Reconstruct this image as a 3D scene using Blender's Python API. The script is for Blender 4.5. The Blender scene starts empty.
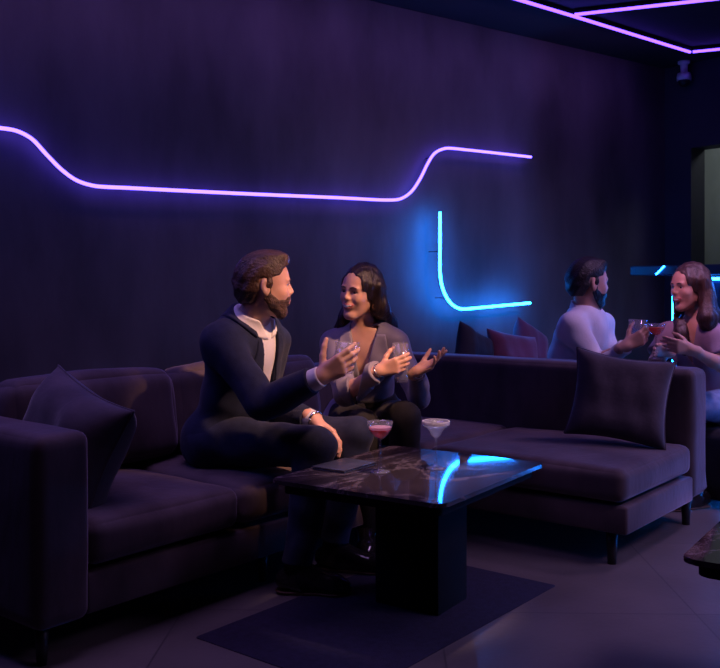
import bpy, bmesh, math, random
import numpy as np
from mathutils import Vector, Matrix
random.seed(7)
SC = bpy.context.scene
COL = SC.collection
PI = math.pi
F = 930.0          # focal length in pixels of the 720 px wide frame
EYE = 1.15         # eye height of the camera
HOR = 285.0        # pixel row of the horizon

def P(px, py, Y):
    return np.array([(px-360)/F*Y, Y, EYE-(py-HOR)/F*Y])
def WP(px, py, n):                    # a point on the plane at distance n along the long wall's normal
    r = (px-360)/F; Y = n/(.8-.6*r)
    return np.array([r*Y, Y, EYE-(py-HOR)/F*Y])
def wn(w, n, z=0.0):                  # room coordinates: w along the long wall, n towards it
    return np.array([w*.8-n*.6, w*.6+n*.8, z])
ANG_W = math.atan2(.6, .8)
AX = np.array([.623, .783, 0]); AX /= np.linalg.norm(AX)
BX = np.array([-AX[1], AX[0], 0])
ANG = math.atan2(AX[1], AX[0])
Q1 = np.array([-.83, 2.89, 0]); F2 = np.array([1.06, 3.72, 0])
CEIL = 2.93
WALL_N = 4.62

# ------------------------------------------------------------------ materials
def new_mat(name):
    m = bpy.data.materials.new(name); m.use_nodes = True
    nt = m.node_tree
    return m, nt, nt.nodes['Principled BSDF']
def setp(b, **kw):
    for k, v in kw.items():
        k = k.replace('_', ' ')
        for key in b.inputs.keys():
            if key.lower() == k.lower():
                b.inputs[key].default_value = (*v, 1) if isinstance(v, tuple) and b.inputs[key].type == 'RGBA' else v
def mottled(name, c1, c2, scale=6, rough=.6, bump=.1, bscale=60, detail=6, stretch=(1,1,1), lo=.35, hi=.65, **kw):
    m, nt, b = new_mat(name)
    tc = nt.nodes.new('ShaderNodeTexCoord'); mp = nt.nodes.new('ShaderNodeMapping')
    mp.inputs['Scale'].default_value = stretch
    nt.links.new(tc.outputs['Object'], mp.inputs['Vector'])
    n = nt.nodes.new('ShaderNodeTexNoise'); n.inputs['Scale'].default_value = scale; n.inputs['Detail'].default_value = detail
    nt.links.new(mp.outputs[0], n.inputs['Vector'])
    r = nt.nodes.new('ShaderNodeValToRGB')
    r.color_ramp.elements[0].position = lo; r.color_ramp.elements[0].color = (*c1, 1)
    r.color_ramp.elements[1].position = hi; r.color_ramp.elements[1].color = (*c2, 1)
    nt.links.new(n.outputs[0], r.inputs[0]); nt.links.new(r.outputs[0], b.inputs['Base Color'])
    if bump:
        n2 = nt.nodes.new('ShaderNodeTexNoise'); n2.inputs['Scale'].default_value = bscale; n2.inputs['Detail'].default_value = 4
        nt.links.new(mp.outputs[0], n2.inputs['Vector'])
        bp = nt.nodes.new('ShaderNodeBump'); bp.inputs['Strength'].default_value = bump; bp.inputs['Distance'].default_value = .01
        nt.links.new(n2.outputs[0], bp.inputs['Height']); nt.links.new(bp.outputs[0], b.inputs['Normal'])
    b.inputs['Roughness'].default_value = rough
    setp(b, **kw)
    return m
def emitter(name, col, s):
    m, nt, b = new_mat(name)
    setp(b, Base_Color=(.02,.02,.02), Emission_Color=col, Emission_Strength=s)
    return m

M = {}
M['wall'] = mottled('dark plaster', (.048,.043,.044), (.155,.138,.138), scale=2.2, rough=.6, bump=.35, bscale=9, detail=10, stretch=(1,1,.40), lo=.32, hi=.74)
M['ceil'] = mottled('black ceiling paint', (.020,.019,.025), (.028,.027,.034), scale=2, rough=.75, bump=.05)
M['endwall'] = mottled('dark navy paint', (.022,.021,.032), (.032,.03,.044), scale=2, rough=.6, bump=.05)
M['hall'] = mottled('grey green plaster', (.20,.215,.20), (.27,.285,.265), scale=2, rough=.8, bump=.05)
M['velvet'] = mottled('taupe velvet', (.062,.045,.050), (.112,.084,.090), scale=5, rough=.75, bump=.15, bscale=35, detail=5, stretch=(1,1,.5),
                      Sheen_Weight=.55, Sheen_Roughness=.35, Sheen_Tint=(.8,.7,.85), Specular_IOR_Level=.2)
M['pillow'] = mottled('brown grey velvet', (.052,.042,.054), (.088,.070,.085), scale=7, rough=.8, bump=.12, bscale=45, Sheen_Weight=.4, Sheen_Roughness=.4, Specular_IOR_Level=.2)
M['burgundy'] = mottled('burgundy velvet', (.085,.008,.028), (.14,.016,.045), scale=6, rough=.8, bump=.1, Sheen_Weight=.4)
M['charcoal_cloth'] = mottled('charcoal cloth', (.012,.012,.018), (.022,.022,.03), scale=6, rough=.85, bump=.1)
M['legwood'] = mottled('black wood', (.010,.009,.009), (.018,.016,.016), scale=9, rough=.45, bump=.05)
M['blackmat'] = mottled('matt black lacquer', (.004,.004,.005), (.007,.007,.008), scale=9, rough=.8, bump=.03, Specular_IOR_Level=.2)
M['rug'] = mottled('navy rug pile', (.010,.008,.030), (.017,.014,.045), scale=40, rough=.95, bump=.5, bscale=260)
M['navy'] = mottled('navy wool', (.007,.011,.035), (.012,.018,.050), scale=30, rough=.8, bump=.12, bscale=220, Sheen_Weight=.08, Specular_IOR_Level=.25)
M['trouser'] = mottled('black wool', (.009,.009,.012), (.015,.014,.018), scale=25, rough=.8, bump=.1, bscale=200, Sheen_Weight=.05, Specular_IOR_Level=.25)
M['white'] = mottled('white cotton', (.62,.60,.62), (.74,.72,.74), scale=9, rough=.8, bump=.08, bscale=80)
M['mauve'] = mottled('mauve satin', (.15,.135,.19), (.22,.20,.27), scale=8, rough=.55, bump=.1, bscale=30, Sheen_Weight=.3, Specular_IOR_Level=.35)
M['pinktop'] = mottled('pale mauve cotton', (.34,.25,.34), (.42,.31,.41), scale=8, rough=.8, bump=.08)
M['denim'] = mottled('light blue denim', (.16,.22,.36), (.24,.31,.46), scale=30, rough=.85, bump=.2, bscale=250)
M['skin'] = mottled('skin', (.60,.335,.245), (.66,.385,.285), scale=14, rough=.48, bump=.04, bscale=160, Subsurface_Weight=.12, Subsurface_Radius=(.012,.004,.002))
M['skin_warm'] = mottled('tan skin', (.52,.285,.205), (.58,.325,.235), scale=14, rough=.5, bump=.04, bscale=160, Subsurface_Weight=.12, Subsurface_Radius=(.012,.004,.002))
M['lips'] = mottled('lips', (.48,.14,.14), (.54,.17,.165), scale=20, rough=.4, bump=.03)
M['lips_man'] = mottled('pale lips', (.46,.20,.165), (.50,.225,.185), scale=20, rough=.45, bump=.03)
M['teeth'] = mottled('teeth', (.78,.75,.70), (.82,.79,.74), scale=20, rough=.25, bump=0)
M['eyewhite'] = mottled('eye white', (.70,.68,.68), (.76,.74,.74), scale=20, rough=.15, bump=0)
M['iris'] = mottled('dark brown iris', (.03,.015,.01), (.05,.025,.015), scale=60, rough=.1, bump=0)
M['hair_brown'] = mottled('brown hair', (.040,.020,.012), (.105,.055,.032), scale=9, rough=.42, bump=.6, bscale=70, detail=5, stretch=(1,3,1.2))
M['hair_dark'] = mottled('dark brown hair', (.010,.006,.006), (.030,.017,.014), scale=22, rough=.35, bump=.5, bscale=60, detail=5, stretch=(3,3,.35))
M['hair_black'] = mottled('black hair', (.005,.004,.004), (.012,.008,.008), scale=12, rough=.45, bump=.6, bscale=80, detail=5, stretch=(1,3,1))
M['hair_mid'] = mottled('mid brown hair', (.026,.013,.011), (.066,.036,.029), scale=22, rough=.38, bump=.5, bscale=60, detail=5, stretch=(3,3,.35))
M['beard'] = mottled('brown beard', (.055,.028,.018), (.11,.06,.04), scale=60, rough=.6, bump=.6, bscale=220)
M['shoe'] = mottled('black polished leather', (.012,.011,.012), (.018,.016,.017), scale=12, rough=.16, bump=.03)
M['sole'] = mottled('brown leather sole', (.10,.055,.03), (.13,.07,.04), scale=12, rough=.5, bump=.03)
M['metal'] = mottled('polished steel', (.55,.55,.58), (.65,.65,.68), scale=9, rough=.2, bump=0, Metallic=1.0)
M['gold'] = mottled('gold', (.75,.52,.25), (.82,.6,.3), scale=9, rough=.22, bump=0, Metallic=1.0)
M['camwhite'] = mottled('white plastic', (.60,.60,.63), (.66,.66,.69), scale=9, rough=.4, bump=0)
M['darkglass'] = mottled('tinted plastic dome', (.012,.012,.016), (.016,.016,.02), scale=9, rough=.08, bump=0)
M['folder'] = mottled('dark blue grey leatherette', (.040,.042,.060), (.055,.058,.08), scale=20, rough=.42, bump=.08, bscale=150)
M['bar'] = mottled('blue black laminate', (.005,.008,.020), (.009,.013,.030), scale=4, rough=.3, bump=.02)
M['violet_led'] = emitter('violet led', (.11,.062,1.0), 8.5)
M['blue_led'] = emitter('blue led', (.006,.19,1.0), 66.0)
M['ceil_led'] = emitter('lilac led', (.13,.05,1.0), 6.0)

def glass_mat(name, col=(1,1,1), rough=0.0, ior=1.45):
    m, nt, b = new_mat(name)
    setp(b, Base_Color=col, Roughness=rough, IOR=ior, Transmission_Weight=1.0)
    return m
def thin_glass(name, tint, lo, hi):
    m = bpy.data.materials.new(name); m.use_nodes = True; nt = m.node_tree; nt.nodes.remove(nt.nodes['Principled BSDF'])
    t = nt.nodes.new('ShaderNodeBsdfTransparent'); t.inputs[0].default_value = (*tint, 1)
    g = nt.nodes.new('ShaderNodeBsdfGlossy'); g.inputs['Roughness'].default_value = .06
    lw = nt.nodes.new('ShaderNodeLayerWeight'); lw.inputs[0].default_value = .35
    r = nt.nodes.new('ShaderNodeMapRange'); r.inputs[3].default_value = lo; r.inputs[4].default_value = hi
    nt.links.new(lw.outputs['Facing'], r.inputs[0])
    mx = nt.nodes.new('ShaderNodeMixShader'); nt.links.new(r.outputs[0], mx.inputs[0]); nt.links.new(t.outputs[0], mx.inputs[1]); nt.links.new(g.outputs[0], mx.inputs[2])
    d = nt.nodes.new('ShaderNodeBsdfDiffuse'); d.inputs[0].default_value = (.8,.8,.9,1)
    m2 = nt.nodes.new('ShaderNodeMixShader'); m2.inputs[0].default_value = .09
    nt.links.new(mx.outputs[0], m2.inputs[1]); nt.links.new(d.outputs[0], m2.inputs[2])
    nt.links.new(m2.outputs[0], nt.nodes['Material Output'].inputs['Surface'])
    return m
M['glass'] = thin_glass('clear glass', (.96,.96,.98), .04, .42)
def liquid(name, c1, c2, tr):
    m = mottled(name, c1, c2, scale=12, rough=.12, bump=0)
    setp(m.node_tree.nodes['Principled BSDF'], Transmission_Weight=tr, IOR=1.33)
    return m
def juice(name, col, a):
    m = bpy.data.materials.new(name); m.use_nodes = True; nt = m.node_tree; nt.nodes.remove(nt.nodes['Principled BSDF'])
    t = nt.nodes.new('ShaderNodeBsdfTransparent'); t.inputs[0].default_value = (*[min(1, c*1.1) for c in col], 1)
    d = nt.nodes.new('ShaderNodeBsdfDiffuse'); tl = nt.nodes.new('ShaderNodeBsdfTranslucent')
    n = nt.nodes.new('ShaderNodeTexNoise'); n.inputs['Scale'].default_value = 30
    r = nt.nodes.new('ShaderNodeValToRGB'); r.color_ramp.elements[0].color = (*[c*.9 for c in col], 1); r.color_ramp.elements[1].color = (*col, 1)
    nt.links.new(n.outputs[0], r.inputs[0])
    for b in (d, tl): nt.links.new(r.outputs[0], b.inputs[0])
    m1 = nt.nodes.new('ShaderNodeMixShader'); m1.inputs[0].default_value = .5; nt.links.new(d.outputs[0], m1.inputs[1]); nt.links.new(tl.outputs[0], m1.inputs[2])
    m2 = nt.nodes.new('ShaderNodeMixShader'); m2.inputs[0].default_value = a; nt.links.new(t.outputs[0], m2.inputs[1]); nt.links.new(m1.outputs[0], m2.inputs[2])
    nt.links.new(m2.outputs[0], nt.nodes['Material Output'].inputs['Surface'])
    return m
M['clear_drink'] = juice('clear cocktail', (.74,.80,.95), .22)
M['red_drink'] = juice('red cocktail', (.98,.005,.014), .95)
M['foam'] = juice('pink foam', (.97,.66,.74), .92)

M['orange_drink'] = juice('orange cocktail', (.95,.26,.06), .6)
M['salt'] = mottled('salt crust', (.62,.56,.58), (.76,.70,.72), scale=120, rough=.7, bump=.6, bscale=300)

def marble(name):
    m, nt, b = new_mat(name)
    tc = nt.nodes.new('ShaderNodeTexCoord'); mp = nt.nodes.new('ShaderNodeMapping')
    mp.inputs['Rotation'].default_value = (0,0,.9); mp.inputs['Scale'].default_value = (.9,2.6,2)
    nt.links.new(tc.outputs['Object'], mp.inputs['Vector'])
    n = nt.nodes.new('ShaderNodeTexNoise'); n.inputs['Scale'].default_value = 1.3; n.inputs['Detail'].default_value = 9
    n.inputs['Roughness'].default_value = .62; n.inputs['Distortion'].default_value = 1.1
    nt.links.new(mp.outputs[0], n.inputs['Vector'])
    r = nt.nodes.new('ShaderNodeValToRGB'); cr = r.color_ramp
    cr.elements[0].position = .30; cr.elements[0].color = (.032,.023,.028,1)
    cr.elements[1].position = .80; cr.elements[1].color = (.048,.035,.042,1)
    for pos, c in ((.484,(.046,.033,.038)), (.498,(.20,.155,.165)), (.512,(.046,.033,.038)), (.60,(.020,.014,.018)), (.612,(.075,.055,.062)), (.628,(.022,.015,.019))):
        e = cr.elements.new(pos); e.color = (*c, 1)
    nt.links.new(n.outputs[0], r.inputs[0]); nt.links.new(r.outputs[0], b.inputs['Base Color'])
    b.inputs['Roughness'].default_value = .045
    setp(b, Specular_IOR_Level=.9)
    return m
M['marble'] = marble('dark veined marble')

def tiles():
    m, nt, b = new_mat('grey stone floor tiles')
    tc = nt.nodes.new('ShaderNodeTexCoord'); mp = nt.nodes.new('ShaderNodeMapping')
    mp.inputs['Rotation'].default_value = (0,0,-ANG); mp.inputs['Location'].default_value = (.32,.18,0)
    nt.links.new(tc.outputs['Object'], mp.inputs['Vector'])
    br = nt.nodes.new('ShaderNodeTexBrick'); br.offset = 0; br.inputs['Scale'].default_value = 1
    br.inputs['Brick Width'].default_value = .9; br.inputs['Row Height'].default_value = .9
    br.inputs['Mortar Size'].default_value = .0035; br.inputs['Mortar Smooth'].default_value = .1
    br.inputs['Color1'].default_value = (.135,.118,.116,1); br.inputs['Color2'].default_value = (.165,.144,.142,1); br.inputs['Mortar'].default_value = (.085,.075,.08,1)
    nt.links.new(mp.outputs[0], br.inputs['Vector'])
    n = nt.nodes.new('ShaderNodeTexNoise'); n.inputs['Scale'].default_value = 2.4; n.inputs['Detail'].default_value = 8
    nt.links.new(tc.outputs['Object'], n.inputs['Vector'])
    mx = nt.nodes.new('ShaderNodeMix'); mx.data_type = 'RGBA'; mx.blend_type = 'MULTIPLY'; mx.inputs[0].default_value = .75
    r = nt.nodes.new('ShaderNodeValToRGB'); r.color_ramp.elements[0].position = .3; r.color_ramp.elements[0].color = (.6,.6,.6,1); r.color_ramp.elements[1].position = .7
    nt.links.new(n.outputs[0], r.inputs[0])
    nt.links.new(br.outputs[0], mx.inputs[6]); nt.links.new(r.outputs[0], mx.inputs[7]); nt.links.new(mx.outputs[2], b.inputs['Base Color'])
    n2 = nt.nodes.new('ShaderNodeTexNoise'); n2.inputs['Scale'].default_value = 40
    nt.links.new(tc.outputs['Object'], n2.inputs['Vector'])
    bp = nt.nodes.new('ShaderNodeBump'); bp.inputs['Strength'].default_value = .08; bp.inputs['Distance'].default_value = .01
    nt.links.new(n2.outputs[0], bp.inputs['Height']); nt.links.new(bp.outputs[0], b.inputs['Normal'])
    b.inputs['Roughness'].default_value = .42
    return m
M['floor'] = tiles()

# ------------------------------------------------------------------ objects
def tag(o, label=None, cat=None, group=None, kind=None):
    if label: o['label'] = label
    if cat: o['category'] = cat
    if group: o['group'] = group
    if kind: o['kind'] = kind
    return o
def empty(name, loc, rz=0.0, label=None, cat=None, group=None):
    o = bpy.data.objects.new(name, None); COL.objects.link(o)
    o.empty_display_size = .1
    o.location = tuple(float(v) for v in loc); o.rotation_euler = (0, 0, rz)
    return tag(o, label, cat, group)
def obj(name, me, mat, parent=None, loc=None, smooth=True, label=None):
    if isinstance(me, bmesh.types.BMesh):
        bm = me; me = bpy.data.meshes.new(name); bm.normal_update(); bm.to_mesh(me); bm.free()
    mats = mat if isinstance(mat, (list, tuple)) else [mat]
    if not me.materials:
        for m in mats: me.materials.append(m)
    if smooth:
        me.polygons.foreach_set('use_smooth', [True]*len(me.polygons))
    o = bpy.data.objects.new(name, me); COL.objects.link(o)
    if parent: o.parent = parent
    if loc is not None: o.location = tuple(float(v) for v in loc)
    if label: o['label'] = label
    return o
def sharp(o, ang=40):
    me = o.data
    try: me.set_sharp_from_angle(angle=math.radians(ang))
    except Exception: pass
    return o

def bx(bm, x0, x1, y0, y1, z0, z1, bev=0.0, seg=2):
    r = bmesh.ops.create_cube(bm, size=1)
    vs = r['verts']
    for v in vs:
        v.co = Vector(((x0+x1)/2+v.co.x*(x1-x0), (y0+y1)/2+v.co.y*(y1-y0), (z0+z1)/2+v.co.z*(z1-z0)))
    if bev:
        es = list({e for v in vs for e in v.link_edges})
        bmesh.ops.bevel(bm, geom=es, offset=bev, segments=seg, affect='EDGES', profile=.5)
def box(x0, x1, y0, y1, z0, z1, bev=0.0, seg=2):
    bm = bmesh.new(); bx(bm, x0, x1, y0, y1, z0, z1, bev, seg); return bm

def wob(x, y, z, s=1.0, ph=0.0):
    return (math.sin(7.1*s*x+2.3*s*y+ph)+math.sin(5.3*s*y-3.7*s*z+1.3+ph*1.7)+math.sin(6.2*s*z+4.1*s*x+2.1-ph))/3
def cushion(sx, sy, sz, r=.035, crown=.02, front=.01, n=22, wrink=.004, ph=0.0):
    """upholstered block, centre of its base at the origin; rounded, crowned and slightly creased"""
    bm = bmesh.new()
    hx, hy, hz = sx/2, sy/2, sz/2
    def grade(t):                      # denser near the ends
        return math.sin(t*PI/2*.999)
    ts = [grade(-1+2*i/n) for i in range(n+1)]
    def add_face(fn):
        g = [[bm.verts.new(fn(u, v)) for v in ts] for u in ts]
        for i in range(n):
            for j in range(n):
                bm.faces.new((g[i][j], g[i+1][j], g[i+1][j+1], g[i][j+1]))
    add_face(lambda u, v: (u, v, 1)); add_face(lambda u, v: (v, u, -1))
    add_face(lambda u, v: (1, u, v)); add_face(lambda u, v: (-1, v, u))
    add_face(lambda u, v: (v, 1, u)); add_face(lambda u, v: (u, -1, v))
    bmesh.ops.remove_doubles(bm, verts=bm.verts, dist=1e-5)
    for vtx in bm.verts:
        u, v, w = vtx.co
        p = Vector((u*hx, v*hy, w*hz))
        q = Vector((max(-hx+r, min(hx-r, p.x)), max(-hy+r, min(hy-r, p.y)), max(-hz+r, min(hz-r, p.z))))
        d = p-q
        if d.length > 1e-9: p = q+d.normalized()*r
        bu, bv, bw = max(0, 1-u*u), max(0, 1-v*v), max(0, 1-w*w)
        if w > 0: p.z += crown*(bu*bv)**.6*w
        p.x += (1 if u > 0 else -1)*front*bw*bv*(abs(u))**6
        p.y += (1 if v > 0 else -1)*front*bw*bu*(abs(v))**6
        k = wrink*wob(p.x, p.y, p.z, 1.6, ph)+.5*wrink*wob(p.y, p.x, p.z, 4.0, ph+2)
        if w > -.9: p += Vector((u, v, w)).normalized()*k
        p.z += hz
        vtx.co = p
    return bm
def throw_pillow(w, h, t, n=26, ph=0.0, pinch=.10):
    """knife-edge scatter cushion in the local XZ plane, centred on the origin, thickness along Y"""
    bm = bmesh.new()
    gs = {}
    for side in (1, -1):
        g = []
        for i in range(n+1):
            row = []
            for j in range(n+1):
                u = math.sin((-1+2*i/n)*PI/2); v = math.sin((-1+2*j/n)*PI/2)
                x = w/2*u*(1-pinch*(1-v*v)*abs(u)); z = h/2*v*(1-pinch*(1-u*u)*abs(v))
                th = t/2*((1-u**4)*(1-v**4))**.55
                th *= 1+.10*wob(u*1.4, v*1.2, side, 1.2, ph)
                y = side*th+.012*wob(u, v, 0, .6, ph)
                row.append(bm.verts.new((x, y, z)))
            g.append(row)
        for i in range(n):
            for j in range(n):
                q = (g[i][j], g[i+1][j], g[i+1][j+1], g[i][j+1])
                bm.faces.new(q if side < 0 else q[::-1])
    bmesh.ops.remove_doubles(bm, verts=bm.verts, dist=1e-4)
    return bm
def lathe(prof, n=40, c=(0,0,0)):
    bm = bmesh.new(); rings = []
    for r, z in prof:
        if r < 1e-6: rings.append([bm.verts.new((c[0], c[1], c[2]+z))])
        else: rings.append([bm.verts.new((c[0]+r*math.cos(2*PI*i/n), c[1]+r*math.sin(2*PI*i/n), c[2]+z)) for i in range(n)])
    for a, b in zip(rings[:-1], rings[1:]):
        for i in range(n):
            j = (i+1) % n
            if len(a) == 1 and len(b) == 1: continue
            if len(a) == 1: bm.faces.new((a[0], b[j], b[i]))
            elif len(b) == 1: bm.faces.new((a[i], a[j], b[0]))
            else: bm.faces.new((a[i], a[j], b[j], b[i]))
    bmesh.ops.recalc_face_normals(bm, faces=bm.faces)
    return bm
def smooth_path(pts, sub=8):
    pts = [np.array(p, float) for p in pts]
    out = []
    for i in range(len(pts)-1):
        p0 = pts[max(i-1, 0)]; p1 = pts[i]; p2 = pts[i+1]; p3 = pts[min(i+2, len(pts)-1)]
        # centripetal-like tangents limited by the shorter neighbour so straights stay straight
        l01 = np.linalg.norm(p1-p0)+1e-9; l12 = np.linalg.norm(p2-p1); l23 = np.linalg.norm(p3-p2)+1e-9
        m1 = ((p1-p0)/l01+(p2-p1)/l12); m1 = m1/(np.linalg.norm(m1)+1e-9)*min(l12, l01 if i > 0 else l12)
        m2 = ((p2-p1)/l12+(p3-p2)/l23); m2 = m2/(np.linalg.norm(m2)+1e-9)*min(l12, l23 if i < len(pts)-2 else l12)
        for k in range(sub):
            t = k/sub
            out.append((2*t**3-3*t**2+1)*p1+(t**3-2*t**2+t)*m1+(-2*t**3+3*t**2)*p2+(t**3-t**2)*m2)
    out.append(pts[-1])
    return out
def tube(pts, r, n=12):
    bm = bmesh.new(); rings = []
    pts = [Vector(tuple(float(c) for c in p)) for p in pts]
    up = Vector((0,0,1))
    for i, p in enumerate(pts):
        d = (pts[min(i+1, len(pts)-1)]-pts[max(i-1, 0)]).normalized()
        if i == 0:
            s = d.cross(up) if abs(d.z) < .9 else d.cross(Vector((1,0,0)))
            s.normalize()
        else:
            s = (s-d*s.dot(d)).normalized()
        t = d.cross(s)
        rr = r[i] if isinstance(r, (list, tuple)) else r
        rings.append([bm.verts.new(p+(s*math.cos(2*PI*k/n)+t*math.sin(2*PI*k/n))*rr) for k in range(n)])
    for a, b in zip(rings[:-1], rings[1:]):
        for k in range(n): bm.faces.new((a[k], a[(k+1) % n], b[(k+1) % n], b[k]))
    bm.faces.new(rings[0][::-1]); bm.faces.new(rings[-1])
    bmesh.ops.recalc_face_normals(bm, faces=bm.faces)
    return bm
def slab(w, d, z0, z1, rad, bev=.003, seg=6):
    """rectangular plate with rounded corners, centred on the origin"""
    bm = bmesh.new(); pts = []
    for cx, cy, a0 in ((w/2-rad, d/2-rad, 0), (-w/2+rad, d/2-rad, PI/2), (-w/2+rad, -d/2+rad, PI), (w/2-rad, -d/2+rad, 1.5*PI)):
        for k in range(seg+1):
            a = a0+PI/2*k/seg
            pts.append((cx+rad*math.cos(a), cy+rad*math.sin(a)))
    lo = [bm.verts.new((x, y, z0)) for x, y in pts]; hi = [bm.verts.new((x, y, z1)) for x, y in pts]
    bm.faces.new(lo[::-1]); bm.faces.new(hi)
    n = len(pts)
    for i in range(n): bm.faces.new((lo[i], lo[(i+1) % n], hi[(i+1) % n], hi[i]))
    if bev:
        es = [e for e in bm.edges if abs(e.verts[0].co.z-e.verts[1].co.z) < 1e-6]
        bmesh.ops.bevel(bm, geom=es, offset=bev, segments=2, affect='EDGES', profile=.5)
    return bm

# ------------------------------------------------------------------ signed-distance sculpting for figures
class Field:
    def __init__(s, lo, hi, vox):
        s.lo = np.array(lo, float); s.vox = vox
        s.n = np.ceil((np.array(hi)-s.lo)/vox).astype(int)+1
        s.d = np.full(tuple(s.n), 1.0, np.float32)
    def grid(s, sl=None):
        ax = [s.lo[i]+s.vox*np.arange(s.n[i])[sl[i] if sl else slice(None)] for i in range(3)]
        return ax[0][:,None,None].astype(np.float32), ax[1][None,:,None].astype(np.float32), ax[2][None,None,:].astype(np.float32)
    def cells(s, lo, hi):
        a = np.clip(np.floor((np.array(lo)-s.lo)/s.vox).astype(int), 0, s.n); b = np.clip(np.ceil((np.array(hi)-s.lo)/s.vox).astype(int)+1, 0, s.n)
        return tuple(slice(int(a[i]), int(b[i])) for i in range(3))
    def put(s, fn, lo, hi, k=0.0, sub=False, m=.055):
        sl = s.cells(np.array(lo)-m, np.array(hi)+m)
        if any(q.stop <= q.start for q in sl): return s
        x, y, z = s.grid(sl)
        v = fn(x, y, z); c = s.d[sl]
        if sub:
            v = -v
            if k > 0:
                h = np.clip(.5-.5*(v-c)/k*1.0, 0, 1) if False else np.clip(.5+.5*(v-c)/k, 0, 1)
                s.d[sl] = c*(1-h)+v*h+k*h*(1-h)
            else: s.d[sl] = np.maximum(c, v)
        else:
            if k > 0:
                h = np.clip(.5+.5*(v-c)/k, 0, 1)
                s.d[sl] = v*(1-h)+c*h-k*h*(1-h)
            else: s.d[sl] = np.minimum(c, v)
        return s
    def cone(s, a, b, r1, r2, k=.02, sub=False, flat=False):
        a = np.array(a, float); b = np.array(b, float); ba = b-a; l2 = float(ba@ba)+1e-12
        rm = max(r1, r2)
        nb = ba/math.sqrt(l2)
        def fn(x, y, z):
            X, Y, Z = x-a[0], y-a[1], z-a[2]
            tt = (X*ba[0]+Y*ba[1]+Z*ba[2])/l2
            t = np.clip(tt, 0, 1)
            d = np.sqrt((X-t*ba[0])**2+(Y-t*ba[1])**2+(Z-t*ba[2])**2)-(r1+(r2-r1)*t)
            if flat: d = np.maximum(d, (tt-1)*math.sqrt(l2))
            return d
        return s.put(fn, np.minimum(a, b)-rm, np.maximum(a, b)+rm, k, sub)
    def chain(s, pts, rs, k=.02, sub=False):
        for i in range(len(pts)-1): s.cone(pts[i], pts[i+1], rs[i], rs[i+1], k, sub)
        return s
    def ell(s, c, r, R=None, k=.02, sub=False):
        c = np.array(c, float); r = np.array(r, float); R = np.eye(3) if R is None else R
        rm = float(r.max())
        def fn(x, y, z):
            X, Y, Z = x-c[0], y-c[1], z-c[2]
            q = [(X*R[0,i]+Y*R[1,i]+Z*R[2,i]) for i in range(3)]
            k0 = np.sqrt(sum((q[i]/r[i])**2 for i in range(3)))
            k1 = np.sqrt(sum((q[i]/r[i]**2)**2 for i in range(3)))+1e-9
            return k0*(k0-1)/k1
        return s.put(fn, c-rm, c+rm, k, sub)
    def copy(s):
        f = Field.__new__(Field); f.lo = s.lo; f.vox = s.vox; f.n = s.n; f.d = s.d.copy(); return f
    def local(s, c, R, sc=1.0):
        x, y, z = s.grid(); X, Y, Z = x-c[0], y-c[1], z-c[2]
        return [(X*R[0,i]+Y*R[1,i]+Z*R[2,i])/sc for i in range(3)]
    def folds(s, amp, fr=1.0, ph=0.0, dirz=1.0):
        x, y, z = s.grid()
        w = np.sin(fr*(19*x+13*y+9*dirz*z)+ph+1.6*np.sin(fr*(7*y-6*z)+ph))+.7*np.sin(fr*(-23*x+17*y+21*dirz*z)+1.7*ph+1.2*np.sin(fr*(9*x+8*z)))+.5*np.sin(fr*(41*z+15*x-11*y)+ph)
        s.d += (amp*w).astype(np.float32)*(np.abs(s.d) < .5)
        return s
    def mesh(s, smooth_it=1):
        d = s.d.copy()
        d[0], d[-1] = 1, 1; d[:,0], d[:,-1] = 1, 1; d[:,:,0], d[:,:,-1] = 1, 1
        sg = d < 0
        nx, ny, nz = d.shape
        cnt = np.zeros((nx-1, ny-1, nz-1), np.uint8)
        for i in (0,1):
            for j in (0,1):
                for k in (0,1): cnt += sg[i:nx-1+i, j:ny-1+j, k:nz-1+k]
        ci, cj, ck = np.nonzero((cnt > 0) & (cnt < 8))
        idx = np.full(cnt.shape, -1, np.int32); idx[ci, cj, ck] = np.arange(len(ci))
        val = {}
        for i in (0,1):
            for j in (0,1):
                for k in (0,1): val[i,j,k] = d[ci+i, cj+j, ck+k].astype(np.float64)
        acc = np.zeros((len(ci), 3)); num = np.zeros(len(ci))
        cs = list(val)
        for a in cs:
            for axn in range(3):
                if a[axn] == 1: continue
                b = list(a); b[axn] = 1; b = tuple(b)
                va, vb = val[a], val[b]
                mk = (va < 0) != (vb < 0)
                t = np.where(mk, va/(va-vb+1e-12*(va == vb)), 0)
                pt = np.tile(np.array(a, float), (len(ci), 1)); pt[:, axn] += t
                acc[mk] += pt[mk]; num[mk] += 1
        V = (acc/np.maximum(num, 1)[:,None]+np.stack([ci, cj, ck], 1))*s.vox+s.lo
        faces = []
        A = sg[:-1, 1:-1, 1:-1] != sg[1:, 1:-1, 1:-1]
        i, j, k = np.nonzero(A); j += 1; k += 1
        q = np.stack([idx[i,j-1,k-1], idx[i,j,k-1], idx[i,j,k], idx[i,j-1,k]], 1); fl = ~sg[i,j,k]; q[fl] = q[fl][:, ::-1]; faces.append(q)
        A = sg[1:-1, :-1, 1:-1] != sg[1:-1, 1:, 1:-1]
        i, j, k = np.nonzero(A); i += 1; k += 1
        q = np.stack([idx[i-1,j,k-1], idx[i-1,j,k], idx[i,j,k], idx[i,j,k-1]], 1); fl = ~sg[i,j,k]; q[fl] = q[fl][:, ::-1]; faces.append(q)
        A = sg[1:-1, 1:-1, :-1] != sg[1:-1, 1:-1, 1:]
        i, j, k = np.nonzero(A); i += 1; j += 1
        q = np.stack([idx[i-1,j-1,k], idx[i,j-1,k], idx[i,j,k], idx[i-1,j,k]], 1); fl = ~sg[i,j,k]; q[fl] = q[fl][:, ::-1]; faces.append(q)
        Q = np.concatenate(faces)
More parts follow.
